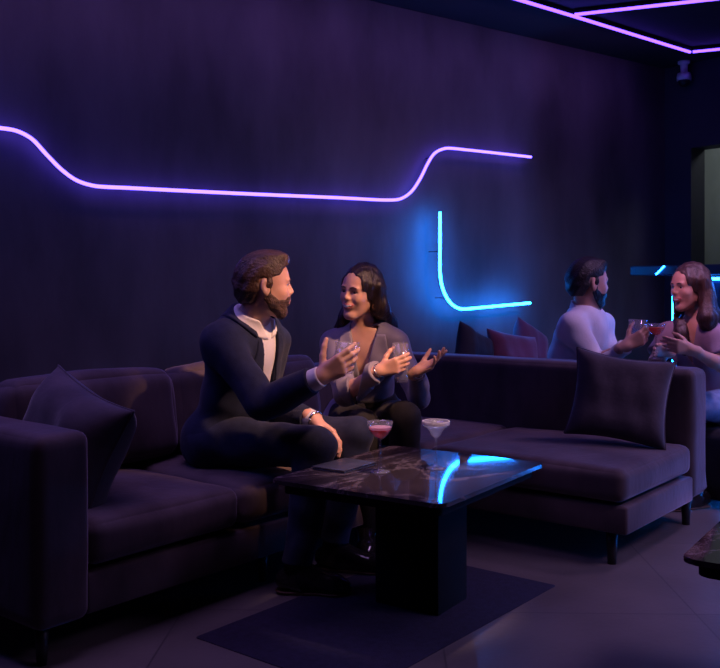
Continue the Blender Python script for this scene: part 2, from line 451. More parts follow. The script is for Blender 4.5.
        Q = Q[(Q >= 0).all(1)]
        # keep islands that matter (drop specks)
        lab = np.arange(len(V))
        for _ in range(400):
            m = lab[Q].min(1); new = lab.copy()
            for c in range(4): np.minimum.at(new, Q[:, c], m)
            new = new[new]
            if (new == lab).all(): break
            lab = new
        u, inv, n_in = np.unique(lab, return_inverse=True, return_counts=True)
        keep = n_in[inv] > max(12, .02*len(V))
        remap = np.cumsum(keep)-1
        Q = Q[keep[Q].all(1)]; Q = remap[Q]; V = V[keep]
        for _ in range(smooth_it):
            sm = np.zeros_like(V); c = np.zeros(len(V))
            for a, b in ((0,1),(1,2),(2,3),(3,0)):
                np.add.at(sm, Q[:,a], V[Q[:,b]]); np.add.at(sm, Q[:,b], V[Q[:,a]]); np.add.at(c, Q[:,a], 1); np.add.at(c, Q[:,b], 1)
            V = V*.5+.5*sm/np.maximum(c, 1)[:,None]
        me = bpy.data.meshes.new('sculpt')
        me.vertices.add(len(V)); me.vertices.foreach_set('co', V.astype(np.float32).ravel())
        me.loops.add(len(Q)*4); me.loops.foreach_set('vertex_index', Q.astype(np.int32).ravel())
        me.polygons.add(len(Q)); me.polygons.foreach_set('loop_start', np.arange(0, len(Q)*4, 4, dtype=np.int32))
        me.update(calc_edges=True); me.validate()
        return me
def smax(a, b, k):
    h = np.clip(.5-.5*(b-a)/k, 0, 1)
    return b*(1-h)+a*h+k*h*(1-h)
def unit(v):
    v = np.array(v, float); return v/(np.linalg.norm(v)+1e-12)
def frame(f, u):
    """columns: forward, left, up"""
    f = unit(f); u = unit(np.array(u)-f*np.dot(u, f)); l = np.cross(u, f)
    return np.stack([f, l, u], 1)
def poly2(u, v, pts):
    """signed distance to a 2-D polygon, negative inside"""
    n = len(pts); d = None; s = None
    for i in range(n):
        a = pts[i]; b = pts[i-1]
        ex, ey = b[0]-a[0], b[1]-a[1]; wx, wy = u-a[0], v-a[1]
        t = np.clip((wx*ex+wy*ey)/(ex*ex+ey*ey), 0, 1)
        dd = (wx-ex*t)**2+(wy-ey*t)**2
        d = dd if d is None else np.minimum(d, dd)
        c1 = v >= a[1]; c2 = v < b[1]; c3 = ex*wy > ey*wx
        fl = (c1 & c2 & c3) | (~c1 & ~c2 & ~c3)
        s = np.where(fl, -1.0, 1.0) if s is None else np.where(fl, -s, s)
    return s*np.sqrt(d)

class Head:
    def __init__(s, c, f, u, sc=1.0, fem=False, smile=.5):
        s.c = np.array(c, float); s.R = frame(f, u); s.sc = sc; s.fem = fem; s.smile = smile
    def w(s, x, y, z): return s.c+s.R@(np.array([x, y, z], float)*s.sc)
    def put(s, Fd):
        R, q = s.R, s.sc; w = s.w; E = lambda c, r, k=.02, sub=False: Fd.ell(w(*c), np.array(r)*q, R, k*q, sub)
        C = lambda a, b, r1, r2, k=.012, sub=False: Fd.cone(w(*a), w(*b), r1*q, r2*q, k*q, sub)
        j = .87 if s.fem else 1.0
        E((-.012,0,.030), (.098,.076,.094), .0)
        E((.030,0,.020), (.062,.064,.075), .03)
        E((.034,0,-.045), (.057*j,.061*j,.069), .03)
        for sd in (1,-1):
            C((-.005,.052*sd*j,-.045), (.062,.016*sd,-.102), .018, .015, .03)
            E((.061,.0375*sd,-.026), (.024,.022,.022+.003*s.smile), .024)
            E((.050,.031*sd,-.056), (.018,.018,.020), .018)      # cheek
            E((.083,.027*sd,.022), (.012,.022,.008), .014)                     # brow ridge
        C((.068,-.007*j,-.103), (.068,.007*j,-.103), .0165*j, .0165*j, .022)              # chin
        for sd in (1,-1): E((.098,.030*sd,.003), (.020,.0165,.0115), .010, True)  # eye sockets
        for sd in (1,-1): E((.0765,.030*sd,.0105), (.0145,.0165,.0058), .006)     # upper lids
        for sd in (1,-1): E((.0755,.030*sd,-.0065), (.0135,.015,.004), .006)
        nz = .9 if s.fem else 1.0
        C((.088,0,.014), (.107*(.98 if s.fem else 1),0,-.022), .0075*nz, .0100*nz, .012)
        for sd in (1,-1): E((.095,.0115*sd*nz,-.0275), (.011,.0075,.0075), .008)
        E((.092,0,-.040), (.008,.010,.010), .014)
        E((.084-.004*s.fem,0,-.058), (.016,.026,.016), .016)                    # muzzle
        E((.0895,0,-.0535), (.011,.022,.0055), .006)                            # lips
        E((.0885,0,-.0665), (.011,.018,.0065), .006)
        E((.096,0,-.0595), (.009,.024,.0014+.0008*s.smile), .003, True)         # mouth line
        E((.092,0,-.083), (.008,.012,.004), .008, True)
        for sd in (1,-1):                                                      # ears
            Re = R@np.array(Matrix.Rotation(-.30*sd, 3, 'Z')@Matrix.Rotation(-.15, 3, 'Y'))
            Fd.ell(w(-.008,.078*sd,-.006), np.array((.019,.009,.032))*q, Re, .008*q)
            Fd.ell(w(-.002,.088*sd,-.002), np.array((.010,.008,.019))*q, Re, .005*q, True)
    def eyes(s, par, look=0.0):
        for sd in (1,-1):
            bm = bmesh.new(); bmesh.ops.create_uvsphere(bm, u_segments=20, v_segments=14, radius=.0122*s.sc)
            o = None
            g = unit(np.array([1, look, 0.02]))
            for f_ in bm.faces:
                c = f_.calc_center_median().normalized()
                f_.material_index = 1 if (c.x*g[0]+c.y*g[1]+c.z*g[2]) > .86 else 0
            Mx = Matrix(s.R.tolist()).to_4x4(); Mx.translation = Vector(s.w(.0755,.030*sd,.0025))
            bmesh.ops.transform(bm, matrix=Mx, verts=bm.verts)
            obj('eye', bm, [M['eyewhite'], M['iris']], par)
    def small(s, vox, pad=(.20,.20,.22), zoff=0.0):
        f = Field(s.c-np.array(pad)*s.sc+np.array([0,0,zoff]), s.c+np.array(pad)*s.sc+np.array([0,0,max(zoff, 0)]), vox)
        return f
    def features(s, par, lipmat, browmat, vox=.0021, teeth=True):
        f = s.small(vox, (.13,.13,.14)); s.put(f)
        X, Y, Z = f.local(s.c, s.R, s.sc)
        lift = s.smile*10.0
        zz = Z-lift*Y**2
        # lips: upper and lower band around a mouth that curves up at its corners
        lip = np.sqrt((Y/(.027+.006*s.smile))**2+((zz+.062)/.0120)**2)-1
        g = f.copy(); g.d = np.maximum(np.maximum(f.d-.0016*s.sc, lip*.011*s.sc), (.055-X)*s.sc)
        obj('lips', g.mesh(1), lipmat, par)
        if teeth:
            te = np.sqrt((Y/(.018+.008*s.smile))**2+((zz+.0605)/(.0040+.0022*s.smile))**2)-1
            g = f.copy(); g.d = np.maximum(np.maximum(f.d-.0026*s.sc, te*.0048*s.sc), (.055-X)*s.sc)
            obj('teeth', g.mesh(2), M['teeth'], par)
        for sd in (1,-1):
            yy = Y*sd
            br = poly2(yy+0*Z, Z+0*Y, [(.011,.0245), (.030,.0292), (.047,.0225), (.046,.0202), (.030,.0240), (.012,.0190)])
            g = f.copy(); g.d = np.maximum(np.maximum(f.d-.0028*s.sc, br*s.sc), (.04-X)*s.sc)
            obj('eyebrow', g.mesh(1), browmat, par)
            la = poly2(yy+0*Z, Z+0*Y, [(.0165,.0055), (.024,.0105), (.033,.0110), (.0450,.0062), (.0455,.0035), (.038,.0072), (.030,.0085), (.022,.0070)])
            g = f.copy(); g.d = np.maximum(np.maximum(f.d-.0022*s.sc, la*s.sc), (.05-X)*s.sc)
            m = g.mesh(0)
            if len(m.polygons): obj('eyelashes', m, M['iris'], par)
        return f
    def beard(s, par, mat, f):
        X, Y, Z = f.local(s.c, s.R, s.sc); A = np.abs(Y)
        # outline seen from the side: sideburn, cheek line down to the mouth corner, moustache, chin, throat
        side = poly2(X+0*Z+0*Y, Z+0*X+0*Y, [(-.004,.020), (.014,.016), (.020,-.030), (.048,-.052), (.078,-.050), (.092,-.0385), (.13,-.042), (.13,-.15), (.060,-.132), (.016,-.090), (-.012,-.050)])
        mouth = np.sqrt((Y/.026)**2+((Z-s.smile*10*Y**2+.0625)/.0105)**2)-1
        g = f.copy()
        g.d = smax(smax(f.d-.0030*s.sc, side.astype(np.float32)*s.sc, .006), -(mouth*.010*s.sc), .002)
        ear = np.sqrt(((X+.008)/.022)**2+((A-.080)/.018)**2+((Z+.006)/.036)**2)-1
        g.d = np.maximum(g.d, -ear*.02*s.sc)
        g.folds(.0006, 9)
        obj('beard', g.mesh(1), mat, par)
    def short_hair(s, par, mat, vox=.0035, quiff=.5, part=.1):
        f = s.small(vox, (.16,.15,.17)); w = s.w; q = s.sc; R = s.R
        E = lambda c, r, k=.02, sub=False: f.ell(w(*c), np.array(r)*q, R, k*q, sub)
        E((-.014,0,.032), (.105,.085,.102), 0)
        E((-.058,0,-.010), (.056,.072,.075), .03)
        E((.024,0,.024), (.074,.076,.082), .02)
        E((.026,0,.092), (.066,.062,.034+.006*quiff), .025)
        E((.062,.008,.096+.004*quiff), (.034,.048,.022+.010*quiff), .02)
        X, Y, Z = f.local(s.c, s.R, s.sc); A = np.abs(Y)
        # face opening and nape line in side view
        keep = poly2(X+0*Z+0*Y, Z+0*X+0*Y, [(.115,.20), (.112,.088), (.080,.077), (.062,.064), (.050,.040), (.022,.030), (.016,-.012), (-.002,-.012), (-.006,.026), (-.026,.028), (-.034,-.030), (-.050,-.066), (-.14,-.078), (-.16,.0), (-.15,.2)])
        f.d = smax(f.d, keep.astype(np.float32)*q, .008)
        x, y, z = X, Y, Z
        st = np.sin(150*(z*.55-.50*x)+70*y+3*np.sin(24*x+11*y)) * .0016+np.sin(88*(z*.6-.4*x)-60*y+2*np.sin(31*z)) * .0018
        f.d += (st*q).astype(np.float32)
        obj('hair', f.mesh(1), mat, par)
    def long_hair(s, par, mat, locks, vox=.0045, parting=0.0, lo=None, hi=None):
        f = Field(lo, hi, vox); w = s.w; q = s.sc; R = s.R
        E = lambda c, r, k=.02, sub=False: f.ell(w(*c), np.array(r)*q, R, k*q, sub)
        E((-.018,0,.034), (.104,.085,.104), 0)
        E((.024,0,.024), (.074,.076,.082), .02)
        E((-.050,0,-.020), (.062,.082,.085), .03)
        for pts, rs in locks: f.chain([np.array(p) for p in pts], rs, .03)
        X, Y, Z = f.local(s.c, s.R, s.sc)
        o = [(.0,.086), (.022,.078), (.042,.058), (.055,.030), (.062,-.010), (.064,-.06), (.060,-.16)]
        face = poly2(Y+0*X+0*Z, Z+0*X+0*Y, o+[(-a, b) for a, b in o[::-1][:-1]])
        face = np.maximum(face, (.012+.030*np.clip(Z/.08, 0, 1)-X))
        f.d = smax(f.d, -(face*q).astype(np.float32), .012)
        neckc = np.sqrt(((X-.0)/.060)**2+(Y/.050)**2)-1
        f.d = np.where(Z < -.07, smax(f.d, -(neckc*.05*q).astype(np.float32), .01), f.d)
        st = np.sin(210*Y+120*X+2.5*np.sin(13*Z)+Z*6)*.0015+np.sin(130*X-95*Y+2*np.sin(9*Z+1))*.0016
        part_g = -.004*np.exp(-((Y-parting)/.005)**2)*(Z > .03)*(X > -.03)
        f.d += ((st-part_g)*q).astype(np.float32)
        obj('hair', f.mesh(1), mat, par)

def hand(Fd, wrist, fwd, palmn, left, curls, sc=1.0, thumb=(.65,.65,.35), tcurl=.35, spread=.06, k=.008):
    f = unit(fwd); n = unit(np.array(palmn)-f*np.dot(palmn, f)); t = np.cross(n, f) if left else np.cross(f, n)
    W = np.array(wrist, float); tips = []
    q = sc
    lat = [.028, .009, -.010, -.027]; ln = [.086, .089, .084, .076]
    seg = [(.042,.026,.021), (.046,.030,.022), (.042,.028,.021), (.033,.021,.019)]
    rad = [.0092,.0095,.0090,.0080]
    Fd.cone(W-f*.03*q, W+f*.012*q, .026*q, .024*q, .02)
    for i in range(4):
        K = W+(f*ln[i]+t*lat[i]-n*.004)*q
        Fd.cone(W+(f*.010+t*lat[i]*.55)*q, K, .0150*q, .0125*q, .012)
        d = unit(f+t*(lat[i]*spread/.03)); p = K; a = 0.0
        for jn, (L, c) in enumerate(zip(seg[i], curls[i])):
            a += c
            dd = d*math.cos(a)+n*math.sin(a); p2 = p+dd*L*q
            Fd.cone(p, p2, (rad[i]+.0012-.0009*jn)*q, (rad[i]+.0003-.0009*jn)*q, .004)
            p = p2
        tips.append(p)
    B = W+(f*.022+t*.020+n*.006)*q
    Fd.ell(W+(f*.038+t*.020+n*.010)*q, np.array((.032,.016,.018))*q, np.stack([f,t,n],1), .012)
    d = unit(t*thumb[0]+f*thumb[1]+n*thumb[2]); p = B; a = 0
    ax = unit(np.cross(d, unit(f*.8+n*.5-t*.3)))
    for L, r1, r2 in ((.044,.0135,.0115), (.033,.0115,.0102), (.026,.0100,.0080)):
        p2 = p+d*L*q; Fd.cone(p, p2, r1*q, r2*q, .006); p = p2
        Rm = np.array(Matrix.Rotation(tcurl, 3, Vector(ax))); d = Rm@d
    tips.append(p)
    return tips, (f, n, t)

class Body:
    def __init__(s, J, sc=1.0, fem=False, vox=.0045):
        s.J = {k: np.array(v, float) for k, v in J.items()}; s.q = sc; s.fem = fem; s.vox = vox
        a = np.array(list(s.J.values()))
        s.lo = a.min(0)-np.array([.17,.17,.13]); s.hi = a.max(0)+np.array([.17,.17,.17]); s.lo[2] = max(s.lo[2], -.02); s.hi[2] += .22
        J = s.J
        s.u = unit(J['neck']-J['pelvis']); l = J['shL']-J['shR']; s.l = unit(l-s.u*(l@s.u)); s.f = np.cross(s.l, s.u)
        s.R = np.stack([s.f, s.l, s.u], 1)
        s.H = float(np.linalg.norm(J['neck']-J['pelvis']))
    def new(s): return Field(s.lo, s.hi, s.vox)
    def T(s, f, l, u):                   # torso coordinates: forward, left (metres), up (fraction of the spine)
        return s.J['pelvis']*(1-u)+s.J['neck']*u+s.f*f+s.l*l
    def torso(s, Fd, inf=0.0, low=True):
        J, q = s.J, s.q; e = inf
        R = s.R
        if s.fem:
            Fd.ell(s.T(.005,0,.74), (.100*q+e,.135*q+e,.15*q+e), R, 0)
            Fd.ell(s.T(.005,0,.42), (.090*q+e,.112*q+e,.17*q+e), R, .05)
            for sd in (1,-1): Fd.ell(s.T(.072,.068*sd,.68), (.050*q+e,.058*q+e,.058*q+e), R, .035)
            Fd.cone(J['hipR'], J['hipL'], .112*q+e, .112*q+e, .05)
        else:
            Fd.ell(s.T(.005,0,.72), (.112*q+e,.160*q+e,.175*q+e), R, 0)
            Fd.ell(s.T(.012,0,.36), (.115*q+e,.142*q+e,.19*q+e), R, .05)
            Fd.cone(J['hipR'], J['hipL'], .108*q+e, .108*q+e, .05)
        for sd in ('R','L'):
            Fd.cone(s.T(-.005,0,.96), J['sh'+sd], .052*q+e, .050*q+e, .035)
            Fd.cone(s.T(-.01,0,.80), J['sh'+sd]-s.u*.05, .08*q+e, .045*q+e, .04)
    def arms(s, Fd, inf=0.0, k=.025):
        J, q = s.J, s.q; w = .86 if s.fem else 1.0
        for sd in ('R','L'):
            Fd.cone(J['sh'+sd], J['el'+sd], .053*q*w+inf, .040*q*w+inf, k)
            m = J['el'+sd]*.7+J['wr'+sd]*.3
            Fd.cone(J['el'+sd], m, .040*q*w+inf, .041*q*w+inf, .012); Fd.cone(m, J['wr'+sd], .041*q*w+inf, .026*q*w+inf, .012)
    def sleeves(s, Fd, r, end=.0, k=.03, ends=None):
        J = s.J
        for sd in ('R','L'):
            d = unit(J['wr'+sd]-J['el'+sd]); e = (ends or {}).get(sd, end)
            Fd.cone(J['sh'+sd], J['el'+sd], r[0], r[1], k)
            Fd.cone(J['el'+sd], J['wr'+sd]-d*e, r[1], r[2], .02, flat=True)
    def legs(s, Fd, inf=0.0, hem=None):
        J, q = s.J, s.q; w = .92 if s.fem else 1.0
        for sd in ('R','L'):
            h, kn, an = J['hip'+sd], J['kn'+sd], J['an'+sd]
            Fd.cone(h, kn, .088*q*w+inf, .058*q*w+inf, .03)
            c = kn*.68+an*.32
            back = unit(np.cross(np.cross(an-kn, kn-h), an-kn))
            Fd.cone(kn, c, .055*q*w+inf, .053*q*w+inf, .015)
            if hem is None: Fd.cone(c, an, .053*q*w, .036*q*w, .015)
            else: Fd.cone(c, an+(an-kn)/np.linalg.norm(an-kn)*hem[0], .053*q*w+inf, hem[1], .02, flat=True)
    def feet(s, Fd, inf=0.0):
        J, q = s.J, s.q
        for sd in ('R','L'):
            an, toe = J['an'+sd], J['toe'+sd]; d = toe-an; d[2] = 0; d = unit(d)
            heel = np.array([an[0], an[1], .040])-d*.035*q
            Fd.cone(an, heel, .036*q+inf, .032+inf, .02)
            Fd.cone(an, np.array([an[0], an[1], .04])+d*.04, .034*q+inf, .028+inf, .02)
            Fd.cone(heel, np.array([toe[0], toe[1], .032])-d*.045*q, .028+inf, .018+inf, .01)
    def shoes(s, par, mat, solemat):
        J, q = s.J, s.q
        for sd in ('R','L'):
            an, toe = J['an'+sd], J['toe'+sd]; d = toe-an; d[2] = 0; d = unit(d); l = np.cross([0,0,1], d)
            g0 = np.array([an[0], an[1], 0]); L = float(np.linalg.norm((toe-an)[:2]))
            f = Field(np.minimum(g0, [toe[0], toe[1], 0])-np.array([.13,.13,.01]), np.maximum(g0, [toe[0], toe[1], .0])+np.array([.13,.13,.16]), .0035)
            f.cone(g0-d*.042+[0,0,.050], g0+d*.02+[0,0,.050], .040, .041, 0)
            f.cone(g0+[0,0,.050], g0+[0,0,.105], .042, .046, .02)
            f.cone(g0+d*.03+[0,0,.074], g0+d*(L-.075)+[0,0,.038], .042, .034, .03)
            f.cone(g0+d*.03+[0,0,.035], g0+d*(L-.055)+[0,0,.030], .040, .043, .02)
            f.cone(g0+d*(L-.065)+[0,0,.030], g0+d*(L-.022)+[0,0,.026], .042, .026, .02)
            x, y, z = f.grid()
            f.d = smax(f.d, (np.float32(.010)-z), .004)
            f.d = np.maximum(f.d, z-np.float32(.105))
            sh = obj('shoe', f.mesh(1), mat, par)
            g = Field(f.lo, f.lo+(f.n-1)*f.vox, .0035)
            g.cone(g0-d*.042+[0,0,.02], g0+d*.05+[0,0,.02], .041, .038, 0)
            g.cone(g0+d*.05+[0,0,.02], g0+d*(L-.06)+[0,0,.02], .038, .045, .02)
            g.cone(g0+d*(L-.06)+[0,0,.02], g0+d*(L-.020)+[0,0,.02], .045, .028, .02)
            x, y, z = g.grid(); g.d = np.maximum(np.maximum(g.d, z-np.float32(.013)), np.float32(.0030)-z)
            obj('shoe_sole', g.mesh(0), solemat, sh)
            kn = s.J['kn'+sd]; w = unit(kn-an)
            so = obj('sock', tube([g0+[0,0,.080], an+w*.03, an+w*.16], [.047*q, .045*q, .054*q], 20), M['trouser'], par)
    def hands(s, Fd, spec):
        out = {}
        for sd in ('R','L'):
            h = spec[sd]
            out[sd] = hand(Fd, s.J['wr'+sd], h['fwd'], h['palm'], sd == 'L', h['curl'], s.q*h.get('s', 1.0), h.get('thumb', (.65,.65,.35)), h.get('tcurl', .3), h.get('spread', .06))
        return out
    def neck(s, Fd, hd, inf=0.0, r=None):
        r = r or (.047 if s.fem else .056)
        Fd.cone(s.T(0,0,.93), hd.w(-.018,0,-.060), r*s.q*1.04+inf, r*s.q+inf, .03)
    def body(s, par, hd, spec, mat):
        f = s.new()
        s.torso(f); s.arms(f); s.legs(f); s.feet(f); s.neck(f, hd)
        g = s.new(); hd.put(g)
        k = .014; h = np.clip(.5+.5*(g.d-f.d)/k, 0, 1); f.d = g.d*(1-h)+f.d*h-k*h*(1-h)
        tips = s.hands(f, spec)
        obj('body', f.mesh(1), mat, par)
        return tips
def base_empty(J, **kw):
    e = empty('person', (0,0,0), 0, **kw)
    return e
def shift_children(e, at):
    """put the Empty at the figure's base, the parts staying where they are"""
    at = Vector(tuple(float(v) for v in at)); e.location = at
    for c in e.children: c.location = c.location-at

# ------------------------------------------------------------------ the room
def struct(name, bm, mat, rz=ANG_W):
    o = obj(name, bm, mat, smooth=False); o.rotation_euler = (0, 0, rz)
    return tag(o, kind='structure')
fl = obj('floor', box(-3.5, 9.2, -3.0, WALL_N+.18, -.12, 0), M['floor'], smooth=False); fl.rotation_euler = (0,0,ANG_W)
tag(fl, 'grey stone tiled lounge floor', kind='structure')
struct('ceiling', box(-3.5, 9.2, -3.0, WALL_N+.18, CEIL, CEIL+.15), M['ceil'])
struct('wall_back', box(-3.5, 6.60, WALL_N, WALL_N+.18, 0, CEIL), M['wall'])
WR = 6.60
DN0, DN1, DZ = 3.20, 4.375, 2.25     # doorway in the end wall
bm = bmesh.new()
bx(bm, WR, WR+.19, DN1, WALL_N+.18, 0, CEIL); bx(bm, WR, WR+.19, -3.0, DN0, 0, CEIL); bx(bm, WR, WR+.19, DN0, DN1, DZ, CEIL)
struct('wall_right', bm, M['endwall'])
struct('wall_far', box(8.3, 8.45, -1.0, WALL_N+.18, 0, CEIL), M['hall'])
struct('wall_side', box(WR+.19, 8.3, WALL_N, WALL_N+.15, 0, CEIL), M['hall'])

# ------------------------------------------------------------------ neon and led strips
def light_line(name, pts, r, mat, label, cat, group=None, chan=(0,0,0), cr=.016):
    t = empty(name, pts[0], 0, label, cat, group)
    o0 = np.array(pts[0], float)
    q = [np.array(p, float)-o0 for p in pts]
    obj('glowing_tube', tube(q, r), mat, t)
    if cr < .01:                                   # neon on the wall: short stand-off pins
        step = max(1, len(q)//3)
        for p in q[step//2::step]: obj('standoff_pin', tube([p, p+np.array(chan, float)], .0025, 8), M['blackmat'], t)
    else:
        obj('mounting_channel', tube([p+np.array(chan, float) for p in q], cr, 8), M['blackmat'], t)
    return t
NW = np.array([-.6,.8,0])
nn = WALL_N-.055; nb = WALL_N-.11
px_violet = [(-150,112),(-60,122),(-14,126.5),(0,128),(17,131),(32,139),(47,155),(62,170),(77,180.5),(95,186),(130,188),(240,193.5),(340,197.8),(384,200),(400,199),(411,192),(420,179),(428,163),(435,153),(446,148.3),(470,150.2),(531,157)]
light_line('neon_light', smooth_path([WP(x, y, nn) for x, y in px_violet], 6), .0095, M['violet_led'],
           'long violet neon line stepping down and up across the dark back wall', 'neon light', chan=NW*.0545, cr=.0075)
px_blue = [(440,212),(440,240),(440,272),(442,286),(447,298),(454,306),(462,309),(480,307.6),(530,303)]
light_line('neon_light', smooth_path([WP(x, y, nb) for x, y in px_blue], 6), .0092, M['blue_led'],
           'blue L-shaped neon line on the wall behind the dark scatter cushions', 'neon light', chan=NW*.1095, cr=.0075)
def CP(px, py, z=CEIL-.035):
    Y = (z-EYE)*F/(HOR-py); return np.array([(px-360)/F*Y, Y, z])
cA, cB, cC = CP(520,0), CP(570,15), CP(690,52)
cD = CP(720,49); dD = unit(cD-cC); cE = CP(705,0); dE = unit(cE-cB)
UPZ = (0,0,.024)
d1 = unit(cB-cA)
light_line('led_strip', [cB-d1*4.2, cB, cC], .011, M['ceil_led'], 'lilac ceiling light strip running along the back wall towards the corner', 'ceiling light', 'lilac ceiling light strips', chan=UPZ, cr=.02)
light_line('led_strip', [cC+dD*.02, cC+dD*2.6], .011, M['ceil_led'], 'short lilac ceiling light strip turning off at the far corner above the security camera', 'ceiling light', 'lilac ceiling light strips', chan=UPZ, cr=.02)
light_line('led_strip', [cB+dE*.03, cB+dE*3.0], .011, M['ceil_led'], 'lilac ceiling light strip branching off to the right edge of the picture', 'ceiling light', 'lilac ceiling light strips', chan=UPZ, cr=.02)

# security dome camera under the ceiling
p = P(684, 79, 7.40)
cam_e = empty('security_camera', (p[0], p[1], CEIL), 0, 'small white dome security camera hanging in the ceiling corner', 'security camera')
z0 = p[2]-CEIL
obj('mount', lathe([(0,0),(.048,0),(.048,-.02),(.030,-.028),(.026,z0+.050),(.05,z0+.045),(.056,z0+.02),(.056,z0-.012),(0,z0-.012)], 28), M['camwhite'], cam_e)
obj('dome', lathe([(.046,z0-.010),(.045,z0-.028),(.036,z0-.048),(.020,z0-.060),(0,z0-.064)], 28), M['darkglass'], cam_e)

# ------------------------------------------------------------------ the sectional sofa: two upholstered halves
def sofa_legs(par, spots, h, r=.022):
    for x, y in spots:
        obj('leg', lathe([(0,0),(r*.7,0),(r,h),(0,h)], 16, (x, y, 0)), M['legwood'], par)
s1 = empty('sofa', Q1, ANG, 'taupe velvet sofa with a broad left arm under the man in the navy suit', 'sofa')
obj('base', box(0.0, 1.82, .03, 1.0, .115, .245, .012), M['velvet'], s1)
bm = cushion(.19, 1.0, .585, r=.035, crown=.006, front=.006, ph=1.0, wrink=.003); bmesh.ops.translate(bm, verts=bm.verts, vec=(-.097, .50, .115)); obj('armrest', bm, M['velvet'], s1)
bm = cushion(1.82, .17, .60, r=.04, crown=.005, front=.005, ph=2.0, wrink=.003); bmesh.ops.translate(bm, verts=bm.verts, vec=(.91, .915, .115)); obj('backrest', bm, M['velvet'], s1)
for i, (x0, x1) in enumerate(((0.005, .655), (.66, 1.24), (1.245, 1.82))):
    bm = cushion(x1-x0, .81, .145, r=.045, crown=.022, front=.014, ph=i*2.1, wrink=.005)
    bmesh.ops.translate(bm, verts=bm.verts, vec=((x0+x1)/2, .415, .262)); obj('seat_cushion', bm, M['velvet'], s1)
for i, (x0, x1) in enumerate(((.10, .86), (.87, 1.78))):
    bm = cushion(x1-x0, .19, .365, r=.06, crown=.025, front=.03, ph=i*1.7+.5, wrink=.008)
    bmesh.ops.rotate(bm, verts=bm.verts, cent=(0,0,0), matrix=Matrix.Rotation(-.13, 3, 'X'))
    bmesh.ops.translate(bm, verts=bm.verts, vec=((x0+x1)/2, .665, .425)); obj('back_cushion', bm, M['velvet'], s1)
sofa_legs(s1, [(-.14,.06), (-.14,.92), (.85,.10), (.85,.92), (1.72,.10), (1.72,.92)], .118)

s2 = empty('sofa', F2, ANG, 'taupe velvet open-ended corner sofa turning away from the back wall', 'sofa')
bm = bmesh.new(); bx(bm, .02, .80, .0, 1.80, .14, .255, .012); obj('base', bm, M['velvet'], s2)
bm = cushion(.205, 1.96, .61, r=.04, crown=.008, front=.006, ph=3.0, wrink=.003); bmesh.ops.translate(bm, verts=bm.verts, vec=(.897, .98, .14)); obj('backrest', bm, M['velvet'], s2)
bm = cushion(.78, .17, .575, r=.04, crown=.005, front=.005, ph=5.0, wrink=.003); bmesh.ops.translate(bm, verts=bm.verts, vec=(.40, 1.878, .14)); obj('corner_backrest', bm, M['velvet'], s2)
for i, (y0, y1) in enumerate(((0.005, .955), (.965, 1.785))):
    bm = cushion(.80, y1-y0, .135, r=.04, crown=.018, front=.012, ph=i*1.3+4, wrink=.005)
    bmesh.ops.translate(bm, verts=bm.verts, vec=(.395, (y0+y1)/2, .268)); obj('seat_cushion', bm, M['velvet'], s2)
sofa_legs(s2, [(.08,.09), (.08,1.70), (.90,.07), (.90,1.88)], .143, .025)

s3 = empty('sofa', wn(3.98, 3.42), ANG_W, 'dark wall sofa behind the corner sofa with the man in white on it', 'sofa')
obj('base', box(0, 1.05, .03, 1.1, .10, .25, .012), M['charcoal_cloth'], s3)
for i in range(2):
    bm = cushion(.515, .86, .15, r=.04, crown=.015, front=.01, ph=i+7.0); bmesh.ops.translate(bm, verts=bm.verts, vec=(.26+.53*i, .44, .252)); obj('seat_cushion', bm, M['charcoal_cloth'], s3)
bm = cushion(1.05, .18, .52, r=.04, crown=.006, front=.006, ph=8.0, wrink=.003); bmesh.ops.translate(bm, verts=bm.verts, vec=(.525, 1.0, .12)); obj('backrest', bm, M['charcoal_cloth'], s3)
sofa_legs(s3, [(.08,.10), (.08,1.02), (.97,.10), (.97,1.02)], .105)

# scatter cushions
def pillow(name_label, size, centre, rot, mat, group=None, ph=0.0, t=.17, piping=True):
    e = empty('scatter_cushion', (0,0,0), 0, name_label, 'cushion', group)
    obj('cover', throw_pillow(size[0], size[1], t, ph=ph), mat, e)
    if piping:
        pts = []
        w, h = size
        for k in range(64):
            a = k/64*4; sd = int(a); q = math.sin((-1+2*(a-sd))*PI/2)
            u, v = ((q,-1), (1,q), (-q,1), (-1,-q))[sd]
            x = w/2*u*(1-.10*(1-v*v)*abs(u)); z = h/2*v*(1-.10*(1-u*u)*abs(v)); y = .012*wob(u, v, 0, .6, ph)
            pts.append((x, y, z))
        pts.append(pts[0])
        obj('piping', tube(pts, .0045, 6), mat, e)
    e.location = tuple(float(c) for c in centre); e.rotation_euler = rot
    return e
# on the corner sofa, leaning on its back
c = P(620, 399, 4.30)
pillow('square brown-grey velvet cushion leaning on the corner sofa back', (.45, .41), c+np.array([0,0,.005]), (-.30, .14, ANG-PI/2+.42), M['pillow'], ph=.7, t=.15)
# on the left sofa, against its arm
c = Q1+AX*.15+BX*.34+np.array([0,0,.590])
pillow('dark brown-grey velvet cushion propped against the left sofa arm', (.50, .44), c, (-.27, .24, ANG-PI/2-.10), M['pillow'], ph=2.2, t=.24)
# on the wall sofa
def wpil(label, px, py, n, size, rot, mat, ph, group):
    q = WP(px, py, n); return pillow(label, size, q, (rot[0], rot[1], ANG_W+rot[2]), mat, group, ph, .15, False)
wpil('black scatter cushion at the left end of the row under the blue neon', 474, 356, 4.16, (.34,.34), (-.25, .40, .1), M['charcoal_cloth'], 1.0, 'scatter cushions on the wall sofa')
wpil('wide burgundy scatter cushion beside the black one behind the man in white', 513, 357, 4.14, (.42,.32), (-.25, .16, -.1), M['burgundy'], 2.0, 'scatter cushions on the wall sofa')
wpil('small burgundy scatter cushion peeking over the wide burgundy one', 530, 350, 4.29, (.34,.34), (-.2, .45, .05), M['burgundy'], 3.0, 'scatter cushions on the wall sofa')

